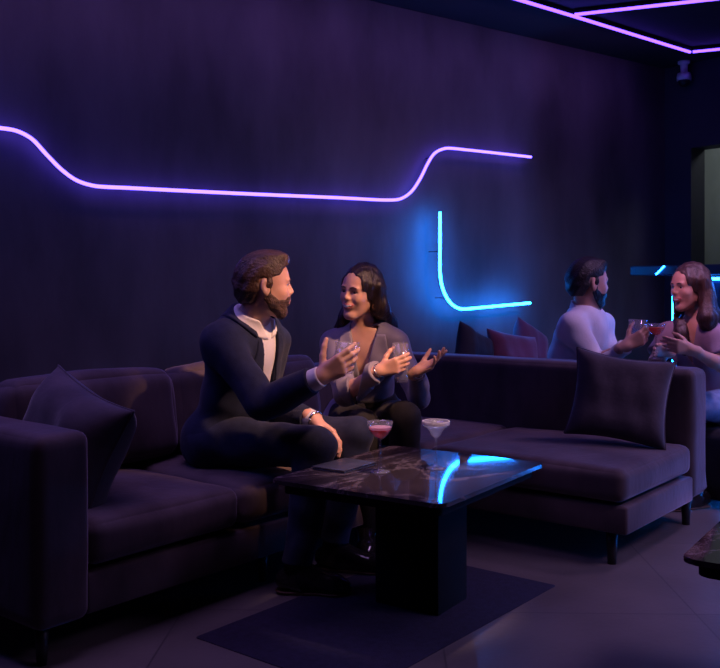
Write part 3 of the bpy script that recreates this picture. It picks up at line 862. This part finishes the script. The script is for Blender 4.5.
# ------------------------------------------------------------------ tables, rug
TZ = .49
def marble_table(c, label):
    t = empty('coffee_table', c, ANG+math.radians(5), label, 'coffee table')
    obj('table_top', slab(.80, .67, TZ-.014, TZ, .035, .003), M['marble'], t, smooth=False)
    sharp(obj('under_frame', slab(.74, .61, TZ-.048, TZ-.014, .03, .002), M['blackmat'], t))
    return t
t1 = marble_table((.19, 3.31, 0), 'dark veined marble coffee table with two cocktails on it')
pc = np.array([.229, 3.377, 0])-np.array([.19, 3.31, 0])
pl = np.array([pc@AX, pc@BX])
bm = box(pl[0]-.11, pl[0]+.11, pl[1]-.13, pl[1]+.13, .0032, TZ-.048, .006); sharp(obj('pedestal', bm, M['blackmat'], t1))
bm = box(pl[0]+.11, pl[0]+.17, pl[1]-.09, pl[1]+.16, .0032, TZ-.048, .006); sharp(obj('pedestal', bm, M['blackmat'], t1))
t2 = marble_table((1.275, 2.40, 0), 'second dark marble coffee table cut off by the right edge')
sharp(obj('pedestal', box(-.11, .11, -.13, .13, 0, TZ-.048, .006), M['blackmat'], t2))
rug = obj('rug', slab(1.21, .68, 0, .003, .01, .001), M['rug'], None, np.array([-.537,3.03,0])+AX*.605-BX*.34)
rug.rotation_euler = (0,0,ANG); tag(rug, 'small navy rug on the tiles under the coffee table pedestal', 'rug')
c = P(344, 466.5, 3.37)
fo = empty('menu_folder', (c[0], c[1], TZ), ANG+.05, 'slim dark folder lying on the back corner of the marble table', 'folder')
obj('cover', box(-.10, .10, -.075, .07, .0005, .004, .001), M['folder'], fo); obj('cover', box(-.10, .10, -.075, .07, .0085, .012, .001), M['folder'], fo)
obj('pages', box(-.095, .095, -.07, .066, .0035, .009, .0005), M['white'], fo)

# ------------------------------------------------------------------ glasses
def coupe(label, at, H=.172, R=.046, drink='red', rz=0.0, tilt=(0,0), group='cocktail coupes'):
    e = empty('cocktail_glass', at, rz, label, 'cocktail glass', group)
    e.rotation_euler = (tilt[0], tilt[1], rz)
    zb = H-.062                                   # bottom of the bowl
    if drink == 'clear':
        outer = [(0,0),(.036,0),(.0365,.0025),(.020,.006),(.006,.014),(.0042,.03),(.0042,zb-.008),(.0065,zb),(.017,zb+.010),(.024,zb+.026),(.033,zb+.036),(.0455,zb+.044),(R,H)]
        inner = [(R-.0016,H),(.0440,zb+.0455),(.0315,zb+.038),(.0225,zb+.028),(.0155,zb+.012),(.004,zb+.004),(0,zb+.0035)]
        lz = H-.017; lprof = [(0,zb+.0045),(.0040,zb+.005),(.0150,zb+.0130),(.0218,zb+.0285),(.0305,zb+.0385),(.0435,zb+.0462),(.0440,lz),(0,lz)]
    else:
        outer = [(0,0),(.036,0),(.0365,.0025),(.020,.006),(.006,.014),(.0042,.03),(.0042,zb-.008),(.0065,zb-.001),(.018,zb+.006),(.031,zb+.019),(.0405,zb+.036),(.0445,zb+.050),(R,H)]
        inner = [(R-.0016,H),(.0429,zb+.050),(.0390,zb+.0365),(.0295,zb+.0205),(.0165,zb+.0085),(.004,zb+.004),(0,zb+.0035)]
        lz = zb+.034; lprof = [(0,zb+.0045),(.0040,zb+.005),(.0160,zb+.0093),(.0287,zb+.0212),(.0365,lz),(0,lz)]
    obj('glass', lathe(outer+inner, 40), M['glass'], e)
    mt = {'red': 'red_drink', 'clear': 'clear_drink', 'orange': 'orange_drink'}[drink]
    sharp(obj('drink', lathe(lprof, 36), M[mt], e))
    if drink in ('red', 'orange'):
        f0, f1 = lz+.0004, lz+.0095
        sharp(obj('foam', lathe([(0,f0),(.0366,f0),(.0390,lz+.005),(.0400,f1),(0,f1)], 36), M['foam' if drink == 'red' else 'orange_drink'], e))
    if drink == 'clear':
        sharp(obj('salt_rim', lathe([(R-.0024,H-.012),(R+.0006,H-.012),(R+.0012,H-.002),(R,H+.0015),(R-.0026,H+.001),(R-.0024,H-.012)], 40), M['salt'], e))
    return e
def tumbler(label, c, axis, R0, R1, H, fill, group=None):
    """glass held in a hand; c = its middle"""
    ax = Vector(tuple(axis)).normalized(); q = Vector((0,0,1)).rotation_difference(ax)
    e = empty('drinking_glass', (0,0,0), 0, label, 'drinking glass', group)
    e.rotation_euler = q.to_euler(); e.location = Vector(tuple(float(v) for v in c))-ax*(H/2)
    obj('glass', lathe([(0,0),(R0*.92,0),(R0,.004),(R1,H),(R1-.002,H),(R0-.002,.012),(0,.010)], 40), M['glass'], e)
    t = fill; rr = (R0-.0026)+(R1-R0)*t
    sharp(obj('drink', lathe([(0,.0108),(R0-.0028,.0125),(rr,H*t),(0,H*t)], 36), M['clear_drink'], e))
    return e
c = P(380, 472, 3.28); coupe('coupe of red cocktail with pink foam near the man', (c[0], c[1], TZ+.0005), .178, .046, 'red')
c = P(436, 468.5, 3.345); coupe('coupe of clear cocktail with a crusted rim by the blue reflection', (c[0], c[1], TZ+.0005), .170, .049, 'clear')

# ------------------------------------------------------------------ bar in the far corner
BW, BN = 5.12, 3.54
bar = empty('bar_counter', wn(BW, BN), ANG_W, 'blue-black bar counter outlined in blue light in the far corner', 'bar counter')
BH = 1.20
obj('body', box(.03, .62, -3.4, 0, 0, BH, .004), M['bar'], bar, smooth=False)
obj('counter_top', box(-.04, .66, -3.45, .28, BH+.012, BH+.075, .006), M['bar'], bar, smooth=False)
obj('glow_strip', tube([(.012, -.012, .03), (.012, -.012, BH-.012)], .009, 10), M['blue_led'], bar)
obj('glow_strip', tube([(.012, -.03, BH-.012), (.012, -3.38, BH-.012)], .009, 10), M['blue_led'], bar)
obj('glow_strip', tube([(.012, -.03, .03), (.012, -3.38, .03)], .013, 10), M['blue_led'], bar)
obj('glow_strip', tube([(-.046, .075, BH+.018), (-.046, .015, BH+.070)], .005, 8), M['blue_led'], bar)  # glowing rod stands in for a blue diagonal glint on the counter top
pouf = empty('pouf', (1.96, 5.02, 0), ANG_W, 'black upholstered pouf under the woman in the pale mauve top', 'pouf')
bm = cushion(.50, .48, .36, r=.04, crown=.02, front=.01, ph=9.0); bmesh.ops.translate(bm, verts=bm.verts, vec=(0,0,.035)); obj('seat', bm, M['charcoal_cloth'], pouf)
for x in (-1,1):
    for y in (-1,1): obj('leg', lathe([(0,0),(.018,0),(.022,.04),(0,.04)], 12, (x*.19, y*.18, 0)), M['legwood'], pouf)

# ------------------------------------------------------------------ people
RELAX = [(.25,.35,.25)]*4
def shirt_like(B, par, name, mat, inf, sleeves=None, k=.03, cut=None, fold=.0, ph=0.0, hem=-.25, neck=None, ends=None, end=0.0, smooth=1):
    """upper garment: torso offset by inf, optional sleeves radii, cut polygon (lateral, up fraction) at the front"""
    f = B.new(); B.torso(f, inf)
    if sleeves: B.sleeves(f, sleeves, end, k, ends)
    if fold: f.folds(fold, 1.0, ph)
    X, Y, Z = f.local(B.J['pelvis'], B.R); U = Z/B.H
    f.d = smax(f.d, ((hem-U)*B.H).astype(np.float32), .006)
    if neck is not None:                              # open the neck
        g = B.new(); g.cone(B.T(0,0,.93)-B.u*.02, B.T(0.01,0,.93)+B.u*.2, neck, neck*1.15, 0)
        f.d = smax(f.d, -g.d, .006)
    if cut is not None:
        p = poly2(Y+0*X, Z+0*X, cut).astype(np.float32)
        f.d = smax(f.d, -np.maximum(p, (.02-X).astype(np.float32)), .003)
    return f
def lapels(B, par, f, mat, polys, off=.006, label=None):
    X, Y, Z = f.local(B.J['pelvis'], B.R)
    for pl_ in polys:
        p = poly2(Y+0*X, Z+0*X, pl_).astype(np.float32)
        g = f.copy(); g.d = np.maximum(np.maximum(f.d-off, p), (.0-X).astype(np.float32))
        g.d = np.maximum(g.d, -(f.d+.012))
        m = g.mesh(1)
        if len(m.polygons): obj('lapel', m, mat, par)
def collar(B, par, mat, off, h=.035, name='collar', gap=.5, tilt=.35, rad=.105, low=-.03, gap0=.004):
    """band that follows the neck and shoulders: off = distance from the skin, cut lower at the throat"""
    b = B.T(0,0,.97); ax = unit(B.hd.w(-.018,0,-.060)-B.T(0,0,.93)); up = unit(np.array([0,0,1])+B.f*tilt)
    f = B.new(); B.torso(f); B.neck(f, B.hd)
    g = f.copy(); f.d = f.d-off
    x, y, z = f.grid(); dx, dy, dz = x-b[0], y-b[1], z-b[2]
    d = dx*up[0]+dy*up[1]+dz*up[2]; t = dx*ax[0]+dy*ax[1]+dz*ax[2]
    rr = np.sqrt(np.maximum(dx*dx+dy*dy+dz*dz-t*t, 0))
    f.d = np.maximum(np.maximum(f.d, d-h), np.maximum(low-d, rr-rad)).astype(np.float32)
    f.d = np.maximum(f.d, -(g.d+.006))
    X, Y, Z = f.local(b, B.R)
    if gap: f.d = np.maximum(f.d, np.where(X > 0, (gap*np.maximum(Z+.03, 0)+gap0-np.abs(Y)), -1).astype(np.float32))
    obj(name, f.mesh(1), mat, par)
def cuffs(B, par, mat, sides, r0, r1, back=.045, fwd=.004):
    for sd in sides:
        f = B.new(); w = B.J['wr'+sd]; d = unit(w-B.J['el'+sd])
        f.cone(w-d*back, w+d*fwd, r0, r1, 0, flat=True)
        obj('shirt_cuff', f.mesh(1), mat, par)
def disc_on(par, name, c, nrm, r, th, mat, sx=1.0):
    bm = bmesh.new(); bmesh.ops.create_cone(bm, cap_ends=True, segments=20, radius1=r, radius2=r, depth=th)
    for v in bm.verts: v.co.x *= sx
    q = Vector((0,0,1)).rotation_difference(Vector(tuple(nrm)).normalized())
    bmesh.ops.transform(bm, matrix=Matrix.Translation(Vector(tuple(float(t) for t in c)))@q.to_matrix().to_4x4(), verts=bm.verts)
    return sharp(obj(name, bm, mat, par))
def ring_on(par, name, c, nrm, r, rt, mat, n=24):
    nrm = unit(nrm); a = unit(np.cross(nrm, [0.3,.2,1])); b = np.cross(nrm, a)
    pts = [np.array(c)+r*(a*math.cos(2*PI*i/n)+b*math.sin(2*PI*i/n)) for i in range(n+1)]
    return obj(name, tube(pts, rt, 8), mat, par)

# --- the man in the navy suit -------------------------------------------------
def man_suit():
    J = dict(pelvis=(-.555,3.90,.52), neck=P(251,319,3.74), shR=P(220,343,3.60), shL=P(271,342,3.90),
             elR=P(263,405,3.47), wrR=P(320,377,3.36), elL=P(264,407,3.97), wrL=P(314,420,3.74),
             hipR=(-.600,3.79,.515), hipL=(-.495,3.97,.515), knR=P(316,446,3.50), knL=P(355,436,3.76),
             anR=(-.235,3.475,.095), anL=(-.105,3.76,.095), toeR=(-.035,3.45,0), toeL=(.105,3.70,0))
    e = base_empty(J, label='bearded man in a navy suit and white shirt holding up a glass, seated left', cat='person')
    B = Body(J, 1.06, False, .0042)
    hd = Head(P(264,285.5,3.68), (.965,.26,-.02), (.05,0,1), 1.03, False, .5)
    tR = dict(fwd=(.86,-.10,.50), palm=(.05,.98,.1), curl=[(.30,.45,.3),(.42,.55,.35),(.55,.6,.4),(.65,.65,.4)], thumb=(.80,.45,.30), tcurl=.15, spread=.09)
    tL = dict(fwd=(.78,-.25,-.50), palm=(-.45,-.15,-.85), curl=[(.35,.45,.3),(.40,.5,.3),(.45,.5,.3),(.5,.5,.3)], thumb=(.55,.75,.25), tcurl=.2)
    B.hd = hd; tips = B.body(e, hd, {'R': tR, 'L': tL}, M['skin'])
    hd.eyes(e, .0); f = hd.features(e, M['lips_man'], M['hair_brown'], teeth=False); hd.beard(e, M['beard'], f)
    hd.short_hair(e, M['hair_brown'], quiff=1.0)
    # shirt
    f = shirt_like(B, e, 'shirt', M['white'], .007, None, neck=.050, hem=-.1)
    shirt = obj('shirt', f.mesh(1), M['white'], e)
    collar(B, shirt, M['white'], .015, .050, gap=.6, tilt=.45, rad=.115, low=-.05); collar(B, e, M['navy'], .027, .034, name='jacket_collar', gap=.5, tilt=.6, rad=.125, low=-.05, gap0=.062)
    cuffs(B, shirt, M['white'], 'RL', .043, .0385, .06, .006)
    # trousers
    f = B.new(); B.legs(f, .014, (-.02, .058)); f.cone(B.J['hipR'], B.J['hipL'], .125, .125, .04); f.ell(B.T(0,0,.12), (.14,.165,.11), B.R, .04)
    f.folds(.0035, 1.2, .6); obj('trousers', f.mesh(1), M['navy'], e)
    # jacket, open at the front
    cut = [(-.070,.62),(.060,.62),(.034,.40),(.028,.25),(.045,.02),(.075,-.14),(-.075,-.14),(-.050,.02),(-.040,.25),(-.050,.40)]
    cut = [(a, b*B.H/.62*1.0 if b < .62 else b) for a, b in cut]
    f = shirt_like(B, e, 'jacket', M['navy'], .018, (.070,.063,.051), fold=.0045, ph=1.1, hem=-.16, neck=.056, cut=cut, ends={'R': .035, 'L': .030}, k=.04)
    jacket = obj('jacket', f.mesh(1), M['navy'], e)
    H = B.H
    lapels(B, jacket, f, M['navy'], [[(-.055,.95*H),(-.035,.98*H),(-.046,.62*H),(-.040,.36*H),(-.052,.40*H),(-.098,.70*H),(-.082,.73*H),(-.100,.78*H),(-.075,.93*H)],
                                [(.055,.95*H),(.035,.98*H),(.040,.62*H),(.030,.36*H),(.045,.40*H),(.098,.70*H),(.082,.73*H),(.100,.78*H),(.075,.93*H)]], .007)
    # belt with its buckle
    f = B.new(); B.torso(f, .011); X, Y, Z = f.local(B.J['pelvis'], B.R); f.d = np.maximum(f.d, np.abs(Z-.095)-.017).astype(np.float32)
    belt = obj('belt', f.mesh(1), M['shoe'], e)
    bk = B.T(.158, -.0, .095/B.H); disc_on(belt, 'belt_buckle', bk, B.f+B.u*.2, .022, .008, M['metal'], 1.3)
    B.shoes(e, M['shoe'], M['sole'])
    w = B.J['wrL']; d = unit(w-B.J['elL'])
    ring_on(e, 'wristwatch', w+d*.012, d, .0345, .006, M['metal'])
    shift_children(e, (-.5, 3.85, 0))
    W = B.J['wrR']; ff, nn_, tt = tips['R'][1]
    tumbler('clear rocks glass raised in the hand of the man in the navy suit', W+ff*.105*1.06+nn_*.055+tt*.006, (.06,.0,1), .031, .046, .115, .45, 'clear drinking glasses')
man_suit()

# --- the woman in the mauve satin jacket ---------------------------------------
def woman_jacket():
    J = dict(pelvis=(.035,4.36,.51), neck=P(366,327,4.20), shR=P(334,344,4.22), shL=P(396,344,4.17),
             elR=P(345,394,4.02), wrR=P(379,371,3.86), elL=P(419,396,4.10), wrL=P(417,372,3.90),
             hipR=(-.055,4.36,.51), hipL=(.115,4.35,.51), knR=P(362,426,3.97), knL=P(404,418,3.95),
             anR=(.03,4.06,.095), anL=(.215,4.05,.095), toeR=(.02,3.85,0), toeL=(.235,3.84,0))
    e = base_empty(J, label='smiling long-haired woman in a mauve satin jacket gesturing with an open palm', cat='person')
    B = Body(J, 1.0, True, .0042)
    hd = Head(P(361,292.5,4.15), (-.62,-.78,.0), (.10,-.05,1), .985, True, 1.0)
    tR = dict(fwd=(.93,-.12,.30), palm=(.1,.98,.05), curl=[(.35,.5,.35),(.42,.55,.4),(.5,.6,.4),(.55,.6,.4)], thumb=(.70,.6,.35), tcurl=.2, s=.90)
    tL = dict(fwd=(.82,-.25,.50), palm=(-.45,-.35,.80), curl=[(.02,.05,.05),(.22,.25,.2),(.35,.35,.25),(.45,.4,.3)], thumb=(.6,.7,.2), tcurl=.1, s=.85, spread=.14)
    B.hd = hd; tips = B.body(e, hd, {'R': tR, 'L': tL}, M['skin'])
    hd.eyes(e, .0); hd.features(e, M['lips'], M['hair_dark'])
    locks = [([hd.w(-.02,.078,.03), hd.w(-.035,.088,-.06), P(387,322,4.25), P(391,338,4.29), P(387,362,4.34)], [.035,.036,.040,.042,.028]),
             ([hd.w(-.02,-.075,.03), hd.w(-.03,-.080,-.05), P(346,318,4.20), P(342,330,4.24), P(345,348,4.30)], [.030,.030,.030,.032,.022]),
             ([hd.w(-.07,0,-.03), P(372,322,4.31), P(369,352,4.34)], [.07,.07,.055])]
    hd.long_hair(e, M['hair_dark'], locks, lo=hd.c-np.array([.22,.2,.36]), hi=hd.c+np.array([.22,.30,.16]))
    ring_on(e, 'earring', hd.w(0.0,.084,-.052), hd.R[:,1], .012, .0018, M['gold'])
    # trousers
    f = B.new(); B.legs(f, .016, (-.01, .055)); f.cone(B.J['hipR'], B.J['hipL'], .122, .122, .04); f.ell(B.T(0,0,.12), (.115,.14,.11), B.R, .04)
    f.folds(.003, 1.2, 2.0); obj('trousers', f.mesh(1), M['trouser'], e)
    H = B.H
    cut = [(-.066,H*1.06),(.066,H*1.06),(.048,.94*H),(.028,.75*H),(.002,.50*H),(-.002,.50*H),(-.028,.75*H),(-.048,.94*H)]
    f = shirt_like(B, e, 'jacket', M['mauve'], .012, (.058,.047,.038), fold=.004, ph=2.4, hem=.02, neck=.054, cut=cut, ends={'R': .02, 'L': .02})
    jacket = obj('jacket', f.mesh(1), M['mauve'], e)
    lapels(B, jacket, f, M['mauve'], [[(-.060,1.0*H),(-.049,.93*H),(-.029,.75*H),(-.003,.50*H),(-.014,.50*H),(-.092,.69*H),(-.074,.755*H),(-.118,.80*H),(-.108,.93*H),(-.10,1.0*H)],
                                 [(.060,1.0*H),(.049,.93*H),(.029,.75*H),(.003,.50*H),(.014,.50*H),(.092,.69*H),(.074,.755*H),(.118,.80*H),(.108,.93*H),(.10,1.0*H)]], .010)
    f = B.new(); B.torso(f, .020); X, Y, Z = f.local(B.J['pelvis'], B.R); f.d = np.maximum(f.d, np.abs(Z-.14)-.018).astype(np.float32)
    belt = obj('belt', f.mesh(1), M['trouser'], e)
    disc_on(belt, 'belt_buckle', B.T(.128, -.012, .14/H), B.f+B.u*.1, .019, .008, M['metal'], 1.4)
    d = unit(B.J['wrR']-B.J['elR']); ring_on(e, 'bracelet', B.J['wrR']+d*.006, d, .0285, .003, M['metal'])
    d = unit(B.J['wrL']-B.J['elL']); ring_on(e, 'bracelet', B.J['wrL']+d*.004, d, .0285, .003, M['metal'])
    B.shoes(e, M['shoe'], M['sole'])
    shift_children(e, (.03, 4.3, 0))
    W = B.J['wrR']; ff, nn_, tt = tips['R'][1]
    tumbler('clear tall glass in the hand of the woman in the mauve satin jacket', W+ff*.093+nn_*.046+tt*.002, (-.04,.0,1), .028, .034, .165, .5, 'clear drinking glasses')
woman_jacket()

# --- the man in the white shirt behind the sofa --------------------------------
def man_white():
    J = dict(pelvis=(1.175,5.42,.52), neck=P(588,313,5.28), shR=P(573,326,5.12), shL=P(602,326,5.44),
             elR=P(598,364,5.10), wrR=P(626,346,4.97), elL=P(612,372,5.36), wrL=P(630,378,5.16),
             hipR=(1.16,5.32,.515), hipL=(1.20,5.52,.515), knR=(1.60,5.22,.54), knL=(1.63,5.40,.54),
             anR=(1.60,5.20,.095), anL=(1.66,5.34,.095), toeR=(1.80,5.15,0), toeL=(1.86,5.28,0))
    e = base_empty(J, label='bearded dark-haired man in a white shirt seen in profile behind the sofa', cat='person')
    B = Body(J, 1.08, False, .0055)
    hd = Head(P(588,283,5.25), (.965,.25,-.03), (.04,0,1), 1.09, False, .5)
    tR = dict(fwd=(.86,-.12,.50), palm=(.05,.98,.1), curl=[(.5,.6,.4),(.55,.65,.4),(.6,.65,.4),(.65,.65,.4)], thumb=(.7,.6,.4), tcurl=.3)
    tL = dict(fwd=(.9,-.35,-.2), palm=(0,-.2,-1), curl=RELAX)
    B.hd = hd; tips = B.body(e, hd, {'R': tR, 'L': tL}, M['skin_warm'])
    hd.eyes(e, .0); f = hd.features(e, M['lips_man'], M['hair_black'], .0035, teeth=False); hd.beard(e, M['hair_black'], f)
    hd.short_hair(e, M['hair_black'], .004, quiff=.3)
    f = B.new(); B.legs(f, .014, (-.02, .058)); f.cone(B.J['hipR'], B.J['hipL'], .122, .122, .04); f.ell(B.T(0,0,.12), (.13,.16,.11), B.R, .04)
    obj('trousers', f.mesh(1), M['trouser'], e)
    f = shirt_like(B, e, 'shirt', M['white'], .016, (.074,.060,.042), fold=.006, ph=3.3, hem=-.12, neck=.052, end=.01, k=.04)
    shirt = obj('shirt', f.mesh(1), M['white'], e)
    collar(B, shirt, M['white'], .017, .040, gap=.6, tilt=.5, rad=.095, low=-.04)
    B.shoes(e, M['shoe'], M['sole'])
    shift_children(e, (1.2, 5.42, 0))
    W = B.J['wrR']; ff, nn_, tt = tips['R'][1]
    c = W+ff*.100+nn_*.050
    tumbler('clear glass in the hand of the man in the white shirt', c+tt*.035, (.03,0,1), .034, .050, .110, .5, 'clear drinking glasses')
man_white()

# --- the woman in the pale mauve top -------------------------------------------
def woman_back():
    J = dict(pelvis=(1.93,5.02,.50), neck=P(694,322,4.93), shR=P(668,336,5.02), shL=P(714,337,4.80),
             elR=P(655,362,4.96), wrR=P(668,352,4.80), elL=P(722,366,4.72), wrL=P(692,350,4.66),
             hipR=(1.875,5.08,.50), hipL=(1.965,4.94,.50), knR=(1.52,4.96,.53), knL=(1.66,4.74,.54),
             anR=(1.54,5.0,.095), anL=(1.74,4.80,.095), toeR=(1.36,4.93,0), toeL=(1.56,4.72,0))
    e = base_empty(J, label='long-haired woman in a pale mauve top and jeans at the right edge', cat='person')
    B = Body(J, 1.0, True, .0055)
    hd = Head(P(690,287.5,4.90), (-.93,-.36,-.03), (-.03,0,1), 1.0, True, .8)
    tL = dict(fwd=(-.92,-.10,.22), palm=(-.1,.98,.05), curl=[(.4,.5,.35),(.5,.55,.4),(.55,.6,.4),(.6,.6,.4)], thumb=(.6,.7,.35), tcurl=.25, s=.95)
    tR = dict(fwd=(-.75,-.55,.15), palm=(.5,-.6,-.3), curl=RELAX, s=.95)
    B.hd = hd; tips = B.body(e, hd, {'R': tR, 'L': tL}, M['skin'])
    hd.eyes(e, .0); hd.features(e, M['lips'], M['hair_dark'], .0035)
    locks = [([hd.w(-.02,.078,.03), hd.w(-.035,.086,-.06), P(707,318,4.78), P(713,345,4.84)], [.036,.040,.045,.03]),
             ([hd.w(.0,-.070,.03), hd.w(.0,-.078,-.06), P(680,316,4.91), P(681,333,4.85), P(684,352,4.80)], [.030,.034,.036,.034,.020]),
             ([hd.w(-.07,0,-.03), P(706,318,5.0), P(710,350,5.06)], [.07,.072,.055])]
    hd.long_hair(e, M['hair_mid'], locks, vox=.0052, lo=hd.c-np.array([.24,.26,.42]), hi=hd.c+np.array([.24,.28,.17]))
    f = B.new(); B.legs(f, .010, (-.01, .050)); f.cone(B.J['hipR'], B.J['hipL'], .118, .118, .04); f.ell(B.T(0,0,.12), (.11,.135,.11), B.R, .04)
    obj('jeans', f.mesh(1), M['denim'], e)
    H = B.H
    f = B.new(); B.torso(f, .012)
    for sd in 'RL': f.cone(B.J['sh'+sd], B.J['sh'+sd]*.35+B.J['el'+sd]*.65, .064, .060, .03, flat=True)
    f.folds(.005, 1.0, 4.0)
    X, Y, Z = f.local(B.J['pelvis'], B.R)
    f.d = smax(f.d, (.0-Z).astype(np.float32), .006)
    g = B.new(); g.cone(B.T(0,0,.93)-B.u*.02, B.T(.01,0,.93)+B.u*.2, .052, .062, 0); f.d = smax(f.d, -g.d, .006)
    p = poly2(Y+0*X, Z+0*X, [(-.07,H*1.10),(.07,H*1.10),(.056,.94*H),(.0,.60*H),(-.056,.94*H)]).astype(np.float32)
    f.d = smax(f.d, -np.maximum(p, (.02-X).astype(np.float32)), .003)
    obj('top', f.mesh(1), M['pinktop'], e)
    B.shoes(e, M['shoe'], M['sole'])
    shift_children(e, (1.93, 5.0, 0))
    # her cocktail, pinched by the stem
    W = B.J['wrL']; ff, nn_, tt = tips['L'][1]
    t = (tips['L'][0][0]+tips['L'][0][1])/2
    c = P(656, 352, 4.70)
    coupe('coupe of orange cocktail held by the woman in the pale mauve top', c-np.array([0,0,.035]), .178, .054, 'orange', group='cocktail coupes')
woman_back()

# ------------------------------------------------------------------ lights, camera
def area(name, loc, target, size, col, power, sy=None, spread=180):
    l = bpy.data.lights.new(name, 'AREA'); l.color = col; l.energy = power; l.size = size
    l.spread = math.radians(spread)
    if sy: l.shape = 'RECTANGLE'; l.size_y = sy
    o = bpy.data.objects.new(name, l); COL.objects.link(o); o.location = loc
    o.rotation_euler = (Vector(target)-Vector(loc)).to_track_quat('-Z', 'Y').to_euler()
    return o
area('violet_fill', (-.75, 3.0, 2.88), (-.85, 3.15, .3), 1.3, (.60,.34,1.0), 6.5, spread=95)  # added soft lamp without a fixture, lifts the left sofa in violet
area('violet_fill', (3.1, 2.5, 2.88), (2.1, 2.8, 0), 1.2, (.74,.46,1.0), 30, spread=84)  # unseen lamp added to brighten the floor and sofa end at right
area('wall_wash_fill', tuple(wn(3.3, 4.05, 2.84)), tuple(wn(3.3, 4.62, 2.0)), 5.0, (.52,.25,1.0), 6, sy=.06)  # added band of light that tints the upper wall purple; no cove there
area('blue_rim_fill', (-1.9, 3.3, 2.1), (-.5, 3.7, .9), .6, (.10,.14,1.0), 5)  # added blue rim for the suited man's back, no fixture behind it
def spot(name, loc, target, ang, col, power, r=.08, blend=.7):
    l = bpy.data.lights.new(name, 'SPOT'); l.color = col; l.energy = power; l.spot_size = math.radians(ang); l.spot_blend = blend; l.shadow_soft_size = r
    o = bpy.data.objects.new(name, l); COL.objects.link(o); o.location = loc
    o.rotation_euler = (Vector(target)-Vector(loc)).to_track_quat('-Z', 'Y').to_euler()
spot('face_fill_spot', (1.35, 2.75, 2.8), (-.03, 3.73, 1.03), 22.5, (1.0,.50,.32), 520, blend=.8)  # unseen warm key added to brighten the couple's faces
spot('drinks_fill_spot', (.5, 3.0, 2.85), (.18, 3.26, .5), 19, (1.0,.62,.60), 230)  # added overhead to bring up the drinks, not a fitting of the room
area('back_pair_fill', (2.6, 4.2, 2.8), (1.6, 5.0, 1.0), .5, (.75,.42,1.0), 11, spread=100)  # added fill on the pair behind the sofa, no lamp of the bar
spot('back_woman_fill_spot', (1.1, 3.9, 2.5), (1.76, 4.9, 1.08), 17, (1.0,.40,.74), 70)  # pink spot added to lift the woman at right, source invented
area('corridor_light', tuple(wn(7.5, 3.8, 2.8)), tuple(wn(7.6, 3.8, 0)), .6, (.85,.95,1.0), 6)
wd = bpy.data.worlds.new('World'); SC.world = wd; wd.use_nodes = True
wd.node_tree.nodes['Background'].inputs[0].default_value = (.25,.18,.55,1); wd.node_tree.nodes['Background'].inputs[1].default_value = .003

cd = bpy.data.cameras.new('camera'); cam = bpy.data.objects.new('camera', cd); COL.objects.link(cam)
cd.sensor_width = 36; cd.sensor_fit = 'HORIZONTAL'; cd.lens = 36*F/720
cam.location = (0,0,EYE); cam.rotation_euler = (PI/2, 0, 0)
cd.shift_y = (HOR-334)/720
SC.camera = cam
SC.view_settings.view_transform = 'Standard'; SC.view_settings.look = 'None'; SC.view_settings.gamma = 1; SC.view_settings.exposure = 0
SC.view_settings.use_curve_mapping = False
SC.cycles.use_denoising = True
SC.cycles.caustics_reflective = False; SC.cycles.caustics_refractive = False
SC.cycles.sample_clamp_indirect = 4.0; SC.cycles.max_bounces = 14; SC.cycles.transmission_bounces = 12
